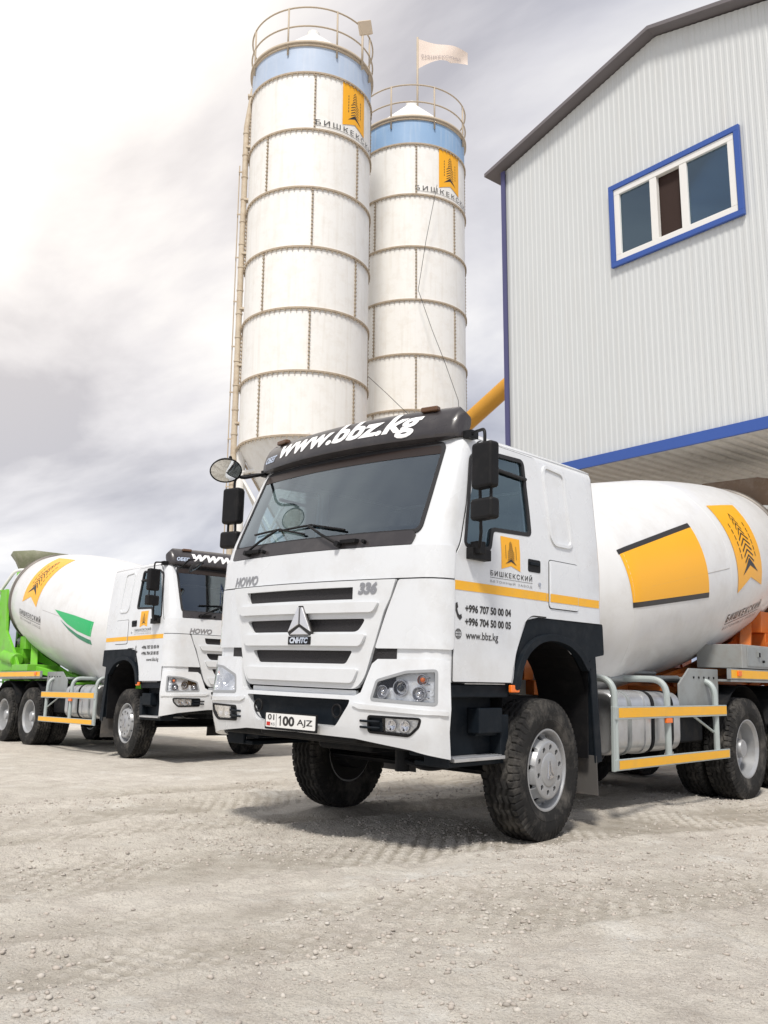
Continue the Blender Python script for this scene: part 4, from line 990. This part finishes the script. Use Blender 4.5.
# flag on the second silo
fp = thing('flag', 'pale weathered flag flying from a thin pole on the right silo', 'flag', (-11.18, 14.02, 17.6))
bm = NB(); tube(bm, [(.15, .1, 0), (.15, .1, 3.25)], .032, 8); finish(bm, 'flag_pole', RAIL, fp)
vr = Vector((cos(.752), sin(.752), 0)); fv = []; ff = []
for i in range(21):
    for j in range(9):
        u = i/20; v = j/8; x = u*1.55; hh = 1.05*(1-.58*u)
        p = Vector((.15, .1, 3.2))+vr*x+Vector((0, 0, -.42*u*1.0-(v)*hh*(1-.25*sin(pi*min(1, u*1.15))) + (.10*sin(u*9) if u > .6 else .0)*v))
        p += Vector((-vr.y, vr.x, 0))*(.12*sin(u*7+v*1.5)*u)
        fv.append(tuple(p))
for i in range(20):
    for j in range(8):
        q = i*9+j; ff.append((q, q+9, q+10, q+1))
FLAGM = mat('flag_cloth', (.72, .62, .55), .9, var=.1)
fcl = obj_from(fv, ff, 'flag_cloth', FLAGM, fp)
def FLG(u, v, off=0.): return Vector((.15, .1, 3.2))+vr*u+Vector((vr.y, -vr.x, 0))*(.05+off-.12*sin(u/1.55*7+.8)*u/1.55)+Vector((0, 0, v))
lettering('flag_lettering', 'БИШКЕКСКИЙ', FLG, .0, mat('flag_ink', (.3, .26, .26), .9), fp, .12, -.66, width=1.2, size=.15, su=.1, rot=-.12, height=.13)
# cables hanging in front of the silos
def wire(label, pts, name='cable'):
    bm = NB(); tube(bm, pts, .008, 5); o = finish(bm, name, mat('cable_black', (.05, .045, .04), .6)); o['label'] = label; o['category'] = 'cable'; return o
wire('thin dark cable slanting down the face of the right silo', [(-9.42, 13.1, 14.78), (-9.65, 12.9, 13.14), (-9.81, 12.76, 11.68), (-9.53, 13.01, 10.53), (-9.28, 13.23, 9.63), (-9.02, 13.46, 8.58), (-8.95, 13.52, 7.0)])
wire('short dark cable strung between the lower part of the two silos', [(-9.55, 10.6, 8.6), (-9.2, 10.9, 8.16), (-8.98, 11.1, 7.86), (-8.78, 11.4, 7.55), (-8.5, 12.1, 7.1)])

# ------------------------------------------------------------------ building
CLAD = mat('profiled_sheet_pale', (.58, .60, .60), .5, var=.08, vscale=.6, streak=((.52, .52, .50), .35))
SOFF = mat('soffit_sheet_beige', (.58, .56, .52), .6, var=.2, streak=((.3, .28, .25), .4))
BLUE = mat('blue_trim', (.035, .09, .34), .45, var=.1)
ROOF = mat('roof_edge_brown_grey', (.15, .135, .14), .55, var=.2)
PVC = mat('white_window_plastic', (.75, .74, .71), .4)
B = thing('plant_building', 'raised building clad in pale profiled sheet with blue trim and a three-pane window', 'industrial building', (-3.55, 7.99, 0), radians(-7))
BZ = 4.60; ZE = 10.46; RU = 3.22; ZR = 11.32; BW = 6.3; BD = 11.
def ztop(u): return ZE+(ZR-ZE)*(u/RU if u < RU else (BW-u)/(BW-RU))
WU0, WU1, WZ0, WZ1 = 2.33, 4.44, 7.76, 9.03
def corrug(lo, hi, pitch=.10, depth=.0065):
    out = []; x = lo
    while x < hi-1e-6:
        for f, d in ((0, 0), (.38, 0), (.5, depth), (.88, depth)):
            if x+f*pitch < hi: out.append((x+f*pitch, d))
        x += pitch
    out.append((hi, 0)); return out
def wall_sheet(name, cor, fn, zlo, zhi, hole=None):
    bm = NB()
    pts = list(cor)
    if hole:
        for e in hole[:2]:
            pts.append((e, 0))
        pts = sorted(set(pts))
    for (u0, d0), (u1, d1) in zip(pts, pts[1:]):
        if u1-u0 < 1e-6: continue
        segs = [(zlo, None)]
        def quad(a0, a1, b0, b1): bm.faces.new([bm.verts.new(fn(*q)) for q in ((u0, d0, a0), (u1, d1, b0), (u1, d1, b1), (u0, d0, a1))])
        if hole and u0 >= hole[0]-1e-6 and u1 <= hole[1]+1e-6:
            quad(zlo, hole[2], zlo, hole[2]); quad(hole[3], zhi(u0), hole[3], zhi(u1))
        else: quad(zlo, zhi(u0), zlo, zhi(u1))
    bmesh.ops.remove_doubles(bm, verts=bm.verts[:], dist=1e-5)
    o = finish(bm, name, CLAD, B, ang=10); return o
wf = wall_sheet('gable_wall', corrug(0, BW), lambda u, d, z: (u, -d, z), BZ, ztop, (WU0, WU1, WZ0, WZ1))
wall_sheet('side_wall', corrug(0, BD), lambda u, d, z: (-d, u, z), BZ, lambda u: ZE)
wall_sheet('side_wall', corrug(0, BD), lambda u, d, z: (BW+d, u, z), BZ, lambda u: ZE)
wall_sheet('gable_wall', corrug(0, BW), lambda u, d, z: (u, BD+d, z), BZ, ztop)
bm = NB()
for (u0, d0), (u1, d1) in zip(corrug(0, BW, .22, .03), corrug(0, BW, .22, .03)[1:]):
    if u1-u0 > 1e-6: bm.faces.new([bm.verts.new(q) for q in ((u0, .02, BZ+.02-d0), (u1, .02, BZ+.02-d1), (u1, BD, BZ+.02-d1), (u0, BD, BZ+.02-d0))])
finish(bm, 'underside', SOFF, B, ang=10)
bm = NB(); bx(bm, -.06, BW+.06, -.075, -.032, BZ-.05, BZ+.115); bx(bm, -.075, -.032, -.03, BD, BZ-.05, BZ+.115); finish(bm, 'base_trim', BLUE, B, .004)
PURP = mat('corner_trim_blue_grey', (.07, .07, .17), .5)
bm = NB(); bx(bm, -.065, .02, -.062, -.032, BZ+.122, ztop(0)-.02); bx(bm, -.065, -.034, -.030, .1, BZ+.122, ZE-.02); finish(bm, 'corner_trim', PURP, B)
bm = NB()
for (ua, za, ub, zb) in ((-.33, ZE-.07, RU, ZR), (BW+.33, ZE-.07, RU, ZR)):
    A = []
    for y in (-.22, BD+.4):
        for u, z in ((ua, za), (ub, zb)):
            for h in (.02, .085): A.append(bm.verts.new((u, y, z+h)))
    a0, a1, b0, b1, c0, c1, d0, d1 = A
    for f in ((a0, a1, b1, b0), (c0, d0, d1, c1), (a0, c0, c1, a1), (b0, b1, d1, d0), (a1, c1, d1, b1), (a0, b0, d0, c0)): bm.faces.new(f)
bmesh.ops.recalc_face_normals(bm, faces=bm.faces[:]); finish(bm, 'roof', ROOF, B)
# window
W_ = NB()
def frame(bm, u0, u1, z0, z1, t, y0, y1):
    bx(bm, u0, u1, y0, y1, z0, z0+t); bx(bm, u0, u1, y0, y1, z1-t, z1); bx(bm, u0, u0+t, y0, y1, z0+t, z1-t); bx(bm, u1-t, u1, y0, y1, z0+t, z1-t)
frame(W_, WU0-.065, WU1+.075, WZ0-.065, WZ1+.065, .085, -.075, -.02); wo = finish(W_, 'window', BLUE, B, .004)
W_ = NB(); frame(W_, WU0+.022, WU1-.022, WZ0+.022, WZ1-.022, .10, -.055, .03)
u_a = WU0+.74; u_b = WU0+1.26
bx(W_, u_a-.06, u_a+.06, -.05, .03, WZ0+.122, WZ1-.122); bx(W_, u_b-.06, u_b+.06, -.05, .03, WZ0+.122, WZ1-.122); finish(W_, 'window_frame', PVC, wo, .006)
WG = glass('building_window_glass', (.25, .36, .44), 1.8, kw=(.6, .8, .95))
for nm, (u0, u1) in (('pane', (WU0+.12, u_a-.06)), ('pane', (u_b+.06, WU1-.12))):
    bm = NB(); bx(bm, u0, u1, -.012, -.006, WZ0+.12, WZ1-.12); finish(bm, nm, WG, wo)
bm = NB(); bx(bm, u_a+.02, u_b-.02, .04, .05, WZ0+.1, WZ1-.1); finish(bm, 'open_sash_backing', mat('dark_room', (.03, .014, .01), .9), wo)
bm = NB(); bx(bm, WU0-.3, WU1+.3, .9, .95, WZ0-.6, WZ1+.4); finish(bm, 'room_partition', mat('room_grey', (.22, .24, .26), .9), B)
bm = NB(); box(bm, (WU0+.62, .12, (WZ0+WZ1)/2), (.14, .03, 1.2)); finish(bm, 'curtain', mat('curtain_white', (.7, .7, .68), .9), wo)
# stilts and floor beams
cm = mat('column_blue_steel', (.10, .16, .35), .5, var=.2)
for (u, y) in ((.2, 1.0), (.2, 5.5), (.2, 10.4), (6.1, 1.0), (6.1, 5.5), (6.1, 10.4)):
    bm = NB(); bx(bm, u-.13, u+.13, y-.02, y+.02, 0, BZ-.02); bx(bm, u-.13, u-.11, y-.13, y+.13, 0, BZ-.02); bx(bm, u+.11, u+.13, y-.13, y+.13, 0, BZ-.02); bx(bm, u-.25, u+.25, y-.25, y+.25, 0, .05); finish(bm, 'column', cm, B)
# screw conveyor between the silos and the building
sc = thing('screw_conveyor', 'orange tube conveyor rising from the silos to the pale building', 'conveyor', (0, 0, 0))
ORN = mat('conveyor_orange', (.62, .30, .03), .5, var=.15)

cv0 = Vector((-9.75, 12., 6.18)); cv1 = Vector((-3.05, 12., 9.83))
bm = NB(); cyl(bm, cv0, cv1, .20, 24); dd = (cv1-cv0).normalized()
finish(bm, 'conveyor_tube', ORN, sc)
for k in (.08, .25, .62, .8, .96):
    bm = NB(); c = cv0+(cv1-cv0)*k; cyl(bm, c-dd*.03, c+dd*.03, .25, 24); finish(bm, 'tube_flange', ORN, sc)
bm = NB(); cyl(bm, cv0-dd*.5, cv0+dd*.1, .26, 20); bx(bm, cv0.x-.25, cv0.x+.25, cv0.y-.2, cv0.y+.2, cv0.z-.1, cv0.z+.6); bx(bm, cv0.x-.12, cv0.x+.12, cv0.y-.12, cv0.y+.12, 0, cv0.z); finish(bm, 'drive_motor', ORN, sc)
sc.location = (cv0.x, cv0.y, 0)
for c in sc.children: c.location = (-cv0.x, -cv0.y, 0)

# ------------------------------------------------------------------ ground
rng = np.random.default_rng(3)
def vnoise(x, y, sc_, seed):
    x = x*sc_; y = y*sc_; xi = np.floor(x).astype(np.int64); yi = np.floor(y).astype(np.int64); fx = x-xi; fy = y-yi
    def h(a, b):
        n = (a*374761393+b*668265263+seed*1442695041) & 0xffffffff; n = ((n ^ (n >> 13))*1274126177) & 0xffffffff; return ((n ^ (n >> 16)) & 0xffff)/65535.
    u = fx*fx*(3-2*fx); v = fy*fy*(3-2*fy)
    return (h(xi, yi)*(1-u)+h(xi+1, yi)*u)*(1-v)+(h(xi, yi+1)*(1-u)+h(xi+1, yi+1)*u)*v-.5
# tyre tracks: (point, direction angle, width)
TR = [((-2.1, .5), radians(86.5), .85), ((.2, -.9), radians(72), .95), ((-3.7, .3), radians(74), .6), ((2.6, -.6), radians(64), .55), ((1.5, -1.9), radians(60), .5), ((-1.0, -.4), radians(78), .5)]
TA = [1.2, 1.2, .9, .8, .6, .8]
def lugs(s, t, x, y):
    row = np.floor(t/.085); ph = (s/.125+row*.5+.25*np.abs(((t/.085) % 1)-.5)) % 1; tt = (t/.085) % 1
    b = np.clip((.31-np.abs(ph-.5))*10, 0, 1)*np.clip((.42-np.abs(tt-.5))*10, 0, 1)
    return b*np.clip(vnoise(x, y, 2.1, 40)*3+.9, .15, 1)
def ground(x, y, fine=True):
    r = np.hypot(x-1, y+1); att = 1/(1+(r/22)**2)
    z = .09*vnoise(x, y, .33, 1)+.045*vnoise(x, y, 1.1, 2)+.030*vnoise(x, y, 3.1, 3)
    if fine: z = z+.018*vnoise(x, y, 8.3, 4)+.012*vnoise(x, y, 19., 5)
    z = z*att
    for i, ((px, py), a, w) in enumerate(TR):
        dx = x-px; dy = y-py; s = dx*cos(a)+dy*sin(a); t = -dx*sin(a)+dy*cos(a)+.15*np.sin(s*.35+i)+.04*np.sin(s*1.1)
        m = np.exp(-(t/(w*.5))**4); e = np.exp(-((np.abs(t)-w*.62)/.06)**2)
        brk = np.clip(vnoise(x, y, .8, 9+i)*1.8+1.05, 0, 1)*TA[i]
        z = z*(1-.75*m*np.clip(brk, 0, 1))+brk*(-.020*m+.022*e)
        if fine:
            lg = lugs(s, t, x, y)
            z = z+brk*m*lg*.016*np.clip(1-r/16, 0, 1)
    # level under the wheels of both trucks
    return z
def wear(x, y):
    o = np.zeros_like(x)
    for i, ((px, py), a, w) in enumerate(TR):
        dx = x-px; dy = y-py; s = dx*cos(a)+dy*sin(a); t = -dx*sin(a)+dy*cos(a)+.15*np.sin(s*.35+i)+.04*np.sin(s*1.1)
        brk = np.clip(vnoise(x, y, .8, 9+i)*1.8+1.05, 0, 1)*TA[i]
        o = np.maximum(o, brk*np.exp(-(t/(w*.55))**4)*(1-1.0*lugs(s, t, x, y)))
    return np.clip(o, 0, 1)
def gz(x, y): return float(ground(np.array([x]), np.array([y]), False)[0])
def axis(c, half, st, far, g=1.14):
    a = list(np.arange(c-half, c+half+1e-9, st)); s = st; lo = a[0]; hi = a[-1]; L1 = []; L2 = []
    while hi < far:
        s *= g; hi += s; lo -= s; L1.append(lo); L2.append(hi)
    return np.array(L1[::-1]+a+L2)
xs = axis(1.0, 4.6, .019, 900); ys = axis(-.2, 4.0, .019, 900)
X_, Y_ = np.meshgrid(xs, ys); Z_ = ground(X_, Y_)
def flatten(x, y, z):
    for (cx_, cy_, a_) in ((0, 0, 0.), (-6.193, 4.439, 1.4798)):
        for lx in (-1.05, 1.05):
            for ly in (1.48, 5.47, 6.82):
                wx = cx_+cos(a_)*lx-sin(a_)*ly; wy = cy_+sin(a_)*lx+cos(a_)*ly
                m = np.exp(-(((x-wx)**2+(y-wy)**2)/.42**2)**2); z = z*(1-m)+m*((.008-.02805*lx) if cx_ == 0 else (-.008-.0147*lx))
    return z
Z_ = flatten(X_, Y_, Z_)
nx, ny = len(xs), len(ys)
co = np.stack([X_, Y_, Z_], -1).reshape(-1, 3)
idx = np.arange(nx*ny).reshape(ny, nx); q = np.stack([idx[:-1, :-1], idx[:-1, 1:], idx[1:, 1:], idx[1:, :-1]], -1).reshape(-1, 4)
me = bpy.data.meshes.new('ground'); me.vertices.add(nx*ny); me.vertices.foreach_set('co', co.ravel()); me.loops.add(q.size); me.loops.foreach_set('vertex_index', q.ravel())
me.polygons.add(len(q)); me.polygons.foreach_set('loop_start', np.arange(0, q.size, 4)); me.polygons.foreach_set('loop_total', np.full(len(q), 4)); me.update(calc_edges=True); me.validate()
me.polygons.foreach_set('use_smooth', [True]*len(q))
at_ = me.attributes.new('wear', 'FLOAT', 'POINT'); at_.data.foreach_set('value', wear(X_, Y_).ravel().astype(np.float32))
G = bpy.data.objects.new('ground', me); COL.objects.link(G); G['kind'] = 'structure'
gm = bpy.data.materials.new('gravel_dirt'); gm.use_nodes = True; nt = gm.node_tree; L = nt.links.new; b = nt.nodes['Principled BSDF']; b.inputs['Roughness'].default_value = .95; b.inputs['Specular IOR Level'].default_value = .2
tc = nd(nt, 'ShaderNodeTexCoord')
def NS(scale, det=6, rough=.6):
    n = nd(nt, 'ShaderNodeTexNoise'); n.inputs['Scale'].default_value = scale; n.inputs['Detail'].default_value = det; n.inputs['Roughness'].default_value = rough; L(tc.outputs['Object'], n.inputs[0]); return n.outputs[0]
def MR(src, a, b_, c=0., d=1.):
    r = nd(nt, 'ShaderNodeMapRange'); L(src, r.inputs[0]); r.inputs[1].default_value = a; r.inputs[2].default_value = b_; r.inputs[3].default_value = c; r.inputs[4].default_value = d; return r.outputs[0]
def MX(f, a, b_):
    x = nd(nt, 'ShaderNodeMix', data_type='RGBA')
    for s_, i in ((f, 0), (a, 6), (b_, 7)):
        if isinstance(s_, tuple): x.inputs[i].default_value = (*s_, 1)
        elif isinstance(s_, float): x.inputs[i].default_value = s_
        else: L(s_, x.inputs[i])
    return x.outputs[2]
c = MX(MR(NS(.5, 8), .35, .68), (.66, .62, .55), (.56, .525, .455))
c = MX(MR(NS(2.6, 8, .7), .42, .70, 0., .7), c, (.38, .335, .29))
c = MX(MR(NS(23., 6, .75), .50, .70, 0., .55), c, (.60, .56, .51))
c = MX(MR(NS(85., 3, .6), .54, .66, 0., .5), c, (.27, .235, .20))
c = MX(MR(NS(140., 2, .6), .56, .66, 0., .7), c, (.68, .64, .58))
vo = nd(nt, 'ShaderNodeTexVoronoi'); vo.inputs['Scale'].default_value = 55; L(tc.outputs['Object'], vo.inputs[0])
c = MX(MR(vo.outputs['Distance'], .0, .22, .5, 0.), c, (.56, .53, .49))
c = MX(MR(NS(.9, 9, .75), .56, .66, 0., .75), c, (.68, .66, .61))
c = MX(MR(NS(1.7, 9, .8), .58, .68, 0., .4), c, (.38, .35, .30))
aw = nd(nt, 'ShaderNodeAttribute', attribute_name='wear'); wm = nd(nt, 'ShaderNodeMath', operation='MULTIPLY'); L(aw.outputs['Fac'], wm.inputs[0]); L(MR(NS(5., 5), .3, .6, .25, .85), wm.inputs[1])
c = MX(wm.outputs[0], c, (.33, .295, .24))
L(c, b.inputs['Base Color'])
b1 = nd(nt, 'ShaderNodeBump'); b1.inputs['Strength'].default_value = 1.; b1.inputs['Distance'].default_value = .014; L(NS(48., 8, .75), b1.inputs['Height'])
b2 = nd(nt, 'ShaderNodeBump'); b2.inputs['Strength'].default_value = .8; b2.inputs['Distance'].default_value = .006; b2.invert = True; L(vo.outputs['Distance'], b2.inputs['Height']); L(b1.outputs[0], b2.inputs['Normal'])
b3 = nd(nt, 'ShaderNodeBump'); b3.inputs['Strength'].default_value = .6; b3.inputs['Distance'].default_value = .05; L(NS(9., 6, .7), b3.inputs['Height']); L(b2.outputs[0], b3.inputs['Normal'])
L(b3.outputs[0], b.inputs['Normal']); me.materials.append(gm)
# loose stones
bmx = NB(); bmesh.ops.create_icosphere(bmx, subdivisions=1, radius=1.); iv = np.array([v.co[:] for v in bmx.verts]); bmx.verts.index_update(); it = np.array([[v.index for v in f.verts] for f in bmx.faces]); bmx.free()
def stones(name, n, x0, x1, y0, y1, smin, smax, m, powr=3.):
    xx = rng.uniform(x0, x1, n*3); yy = rng.uniform(y0, y1, n*3)
    dens = vnoise(xx, yy, .9, 21)+vnoise(xx, yy, 2.7, 22)*.7+.30
    keep = rng.uniform(0, 1, n*3) < np.clip(dens*1.6, .05, 1); xx = xx[keep][:n]; yy = yy[keep][:n]; n = len(xx)
    sz = smin+(smax-smin)*rng.uniform(0, 1, n)**powr
    zz = flatten(xx, yy, ground(xx, yy))
    V = iv[None]*(1+rng.uniform(-.34, .30, (n, len(iv), 1)))
    V = V*np.stack([rng.uniform(.8, 1.35, n), rng.uniform(.7, 1.1, n), rng.uniform(.4, .75, n)], -1)[:, None]
    a = rng.uniform(0, 2*pi, n); ca, sa = np.cos(a), np.sin(a)
    Vx = V[..., 0]*ca[:, None]-V[..., 1]*sa[:, None]; Vy = V[..., 0]*sa[:, None]+V[..., 1]*ca[:, None]
    V = np.stack([Vx, Vy, V[..., 2]], -1)*sz[:, None, None]*.5+np.stack([xx, yy, zz+sz*.10], -1)[:, None]
    F = it[None]+(np.arange(n)*len(iv))[:, None, None]
    me = bpy.data.meshes.new(name); nv = n*len(iv); F = F.reshape(-1, 3)
    me.vertices.add(nv); me.vertices.foreach_set('co', V.ravel()); me.loops.add(F.size); me.loops.foreach_set('vertex_index', F.ravel()); me.polygons.add(len(F))
    me.polygons.foreach_set('loop_start', np.arange(0, F.size, 3)); me.polygons.foreach_set('loop_total', np.full(len(F), 3)); me.update(calc_edges=True)
    me.materials.append(m)
    o = bpy.data.objects.new(name, me); COL.objects.link(o); o['kind'] = 'stuff'; o['label'] = 'small grey and beige stones scattered over the dirt yard'; o['category'] = 'gravel'; return o
sm_ = bpy.data.materials.new('stone'); sm_.use_nodes = True; nt = sm_.node_tree; L = nt.links.new; b = nt.nodes['Principled BSDF']; b.inputs['Roughness'].default_value = .9
gi = nd(nt, 'ShaderNodeNewGeometry'); cr = nd(nt, 'ShaderNodeValToRGB'); L(gi.outputs['Random Per Island'], cr.inputs[0]); e = cr.color_ramp.elements
e[0].position = 0; e[0].color = (.33, .30, .265, 1); e[1].position = 1; e[1].color = (.53, .50, .45, 1); k_ = e.new(.35); k_.color = (.45, .40, .35, 1); k_ = e.new(.7); k_.color = (.47, .43, .38, 1)
L(cr.outputs[0], b.inputs['Base Color'])
stones('gravel', 32000, -3.5, 5.6, -3.6, 5.5, .006, .034, sm_, 4.5)

# ------------------------------------------------------------------ sky and light
SUN_EL = radians(54); SUN_AZ = radians(-55)      # azimuth of the sun in the XY plane, from +X
sd = Vector((cos(SUN_EL)*cos(SUN_AZ), cos(SUN_EL)*sin(SUN_AZ), sin(SUN_EL)))
W = bpy.data.worlds.new('World'); S.world = W; W.use_nodes = True; nt = W.node_tree; L = nt.links.new
bg = nt.nodes['Background']; sky = nd(nt, 'ShaderNodeTexSky', sky_type='NISHITA'); sky.sun_disc = False; sky.sun_elevation = SUN_EL; sky.sun_rotation = (pi/2-SUN_AZ) % (2*pi)
sky.dust_density = 2.
tc = nd(nt, 'ShaderNodeTexCoord'); GEN = tc.outputs['Generated']
def VM(op, a, b_=None):
    n = nd(nt, 'ShaderNodeVectorMath', operation=op); L(a, n.inputs[0])
    if isinstance(b_, tuple): n.inputs[1].default_value = b_
    elif b_ is not None: L(b_, n.inputs[1])
    return n
def MA(op, a, b_=None, c_=None, clamp=False):
    n = nd(nt, 'ShaderNodeMath', operation=op); n.use_clamp = clamp
    for i, v in enumerate((a, b_, c_)):
        if v is None: continue
        if isinstance(v, (int, float)): n.inputs[i].default_value = v
        else: L(v, n.inputs[i])
    return n.outputs[0]
sep = nd(nt, 'ShaderNodeSeparateXYZ'); L(GEN, sep.inputs[0])
den = MA('ADD', MA('MAXIMUM', sep.outputs[2], 0.), .22)
cm_ = nd(nt, 'ShaderNodeCombineXYZ'); L(MA('DIVIDE', sep.outputs[0], den), cm_.inputs[0]); L(MA('DIVIDE', sep.outputs[1], den), cm_.inputs[1])
n1 = nd(nt, 'ShaderNodeTexNoise'); n1.inputs['Scale'].default_value = CLOUD_SCALE; n1.inputs['Detail'].default_value = 7; n1.inputs['Roughness'].default_value = .52; n1.inputs['Distortion'].default_value = .35
mp = nd(nt, 'ShaderNodeMapping'); mp.inputs['Location'].default_value = CLOUD_OFF; mp.inputs['Rotation'].default_value = (0, 0, radians(40)); mp.inputs['Scale'].default_value = (1, 1.5, 1); L(cm_.outputs[0], mp.inputs[0]); L(mp.outputs[0], n1.inputs[0])
cr = nd(nt, 'ShaderNodeValToRGB'); L(n1.outputs[0], cr.inputs[0]); e = cr.color_ramp.elements
e[0].position = .38; e[0].color = (.38, .405, .51, 1); e[1].position = .63; e[1].color = (1.0, 1.0, 1.02, 1); k_ = e.new(.5); k_.color = (.66, .675, .76, 1)
# brighter towards a warm cloud glow set apart from the sun and at the horizon
dot = VM('DOT_PRODUCT', GEN, (-.80, .17, .57)).outputs['Value']
glow = MA('POWER', MA('MAXIMUM', dot, 0.), 6.)
gc = VM('SCALE', cr.outputs[0]); 
gmul = nd(nt, 'ShaderNodeCombineXYZ'); L(MA('MULTIPLY_ADD', glow, .52, 0.), gmul.inputs[0]); L(MA('MULTIPLY_ADD', glow, .42, 0.), gmul.inputs[1]); L(MA('MULTIPLY_ADD', glow, .26, 0.), gmul.inputs[2])
hz = MA('POWER', MA('SUBTRACT', 1., MA('MAXIMUM', sep.outputs[2], 0.), clamp=True), 6.)
hv = nd(nt, 'ShaderNodeCombineXYZ'); 
for i in range(3): L(MA('MULTIPLY', hz, (.02, .07, .13)[i]), hv.inputs[i])
base_ = VM('ADD', VM('ADD', cr.outputs[0], gmul.outputs[0]).outputs[0], hv.outputs[0]).outputs[0]
skyc = nd(nt, 'ShaderNodeMix', data_type='RGBA'); skyc.inputs[0].default_value = .94
sc1 = VM('SCALE', sky.outputs[0]); sc1.inputs['Scale'].default_value = 1.
L(sc1.outputs[0], skyc.inputs[6])
sc2 = VM('SCALE', base_); sc2.inputs['Scale'].default_value = CLOUD_GAIN; L(sc2.outputs[0], skyc.inputs[7])
L(skyc.outputs[2], bg.inputs[0]); bg.inputs[1].default_value = .1
sl = bpy.data.lights.new('sun', 'SUN'); sl.energy = 2.6; sl.angle = radians(10); sl.color = (1., .95, .88)
so_ = bpy.data.objects.new('sun', sl); COL.objects.link(so_); so_.rotation_euler = (-sd).to_track_quat('-Z', 'Y').to_euler()

# ------------------------------------------------------------------ camera
cd = bpy.data.cameras.new('camera'); cam = bpy.data.objects.new('camera', cd); COL.objects.link(cam); S.camera = cam
cd.sensor_fit = 'VERTICAL'; cd.sensor_height = 36.; cd.lens = 912.53/1024*36; cd.clip_start = .05; cd.clip_end = 3000
yw, pt, ro = .752608, .191484, .008454
F = Vector((-sin(yw)*cos(pt), cos(yw)*cos(pt), sin(pt))); Rr = Vector((cos(yw), sin(yw), 0)); U = Rr.cross(F)
R2 = cos(ro)*Rr+sin(ro)*U; U2 = -sin(ro)*Rr+cos(ro)*U
M = Matrix((R2, U2, -F)).transposed().to_4x4(); M.translation = (5.298, -4.649, 1.104); cam.matrix_world = M
S.view_settings.view_transform = 'Standard'; S.view_settings.look = 'None'; S.view_settings.exposure = EXPO; S.view_settings.gamma = 1.; S.view_settings.use_curve_mapping = False
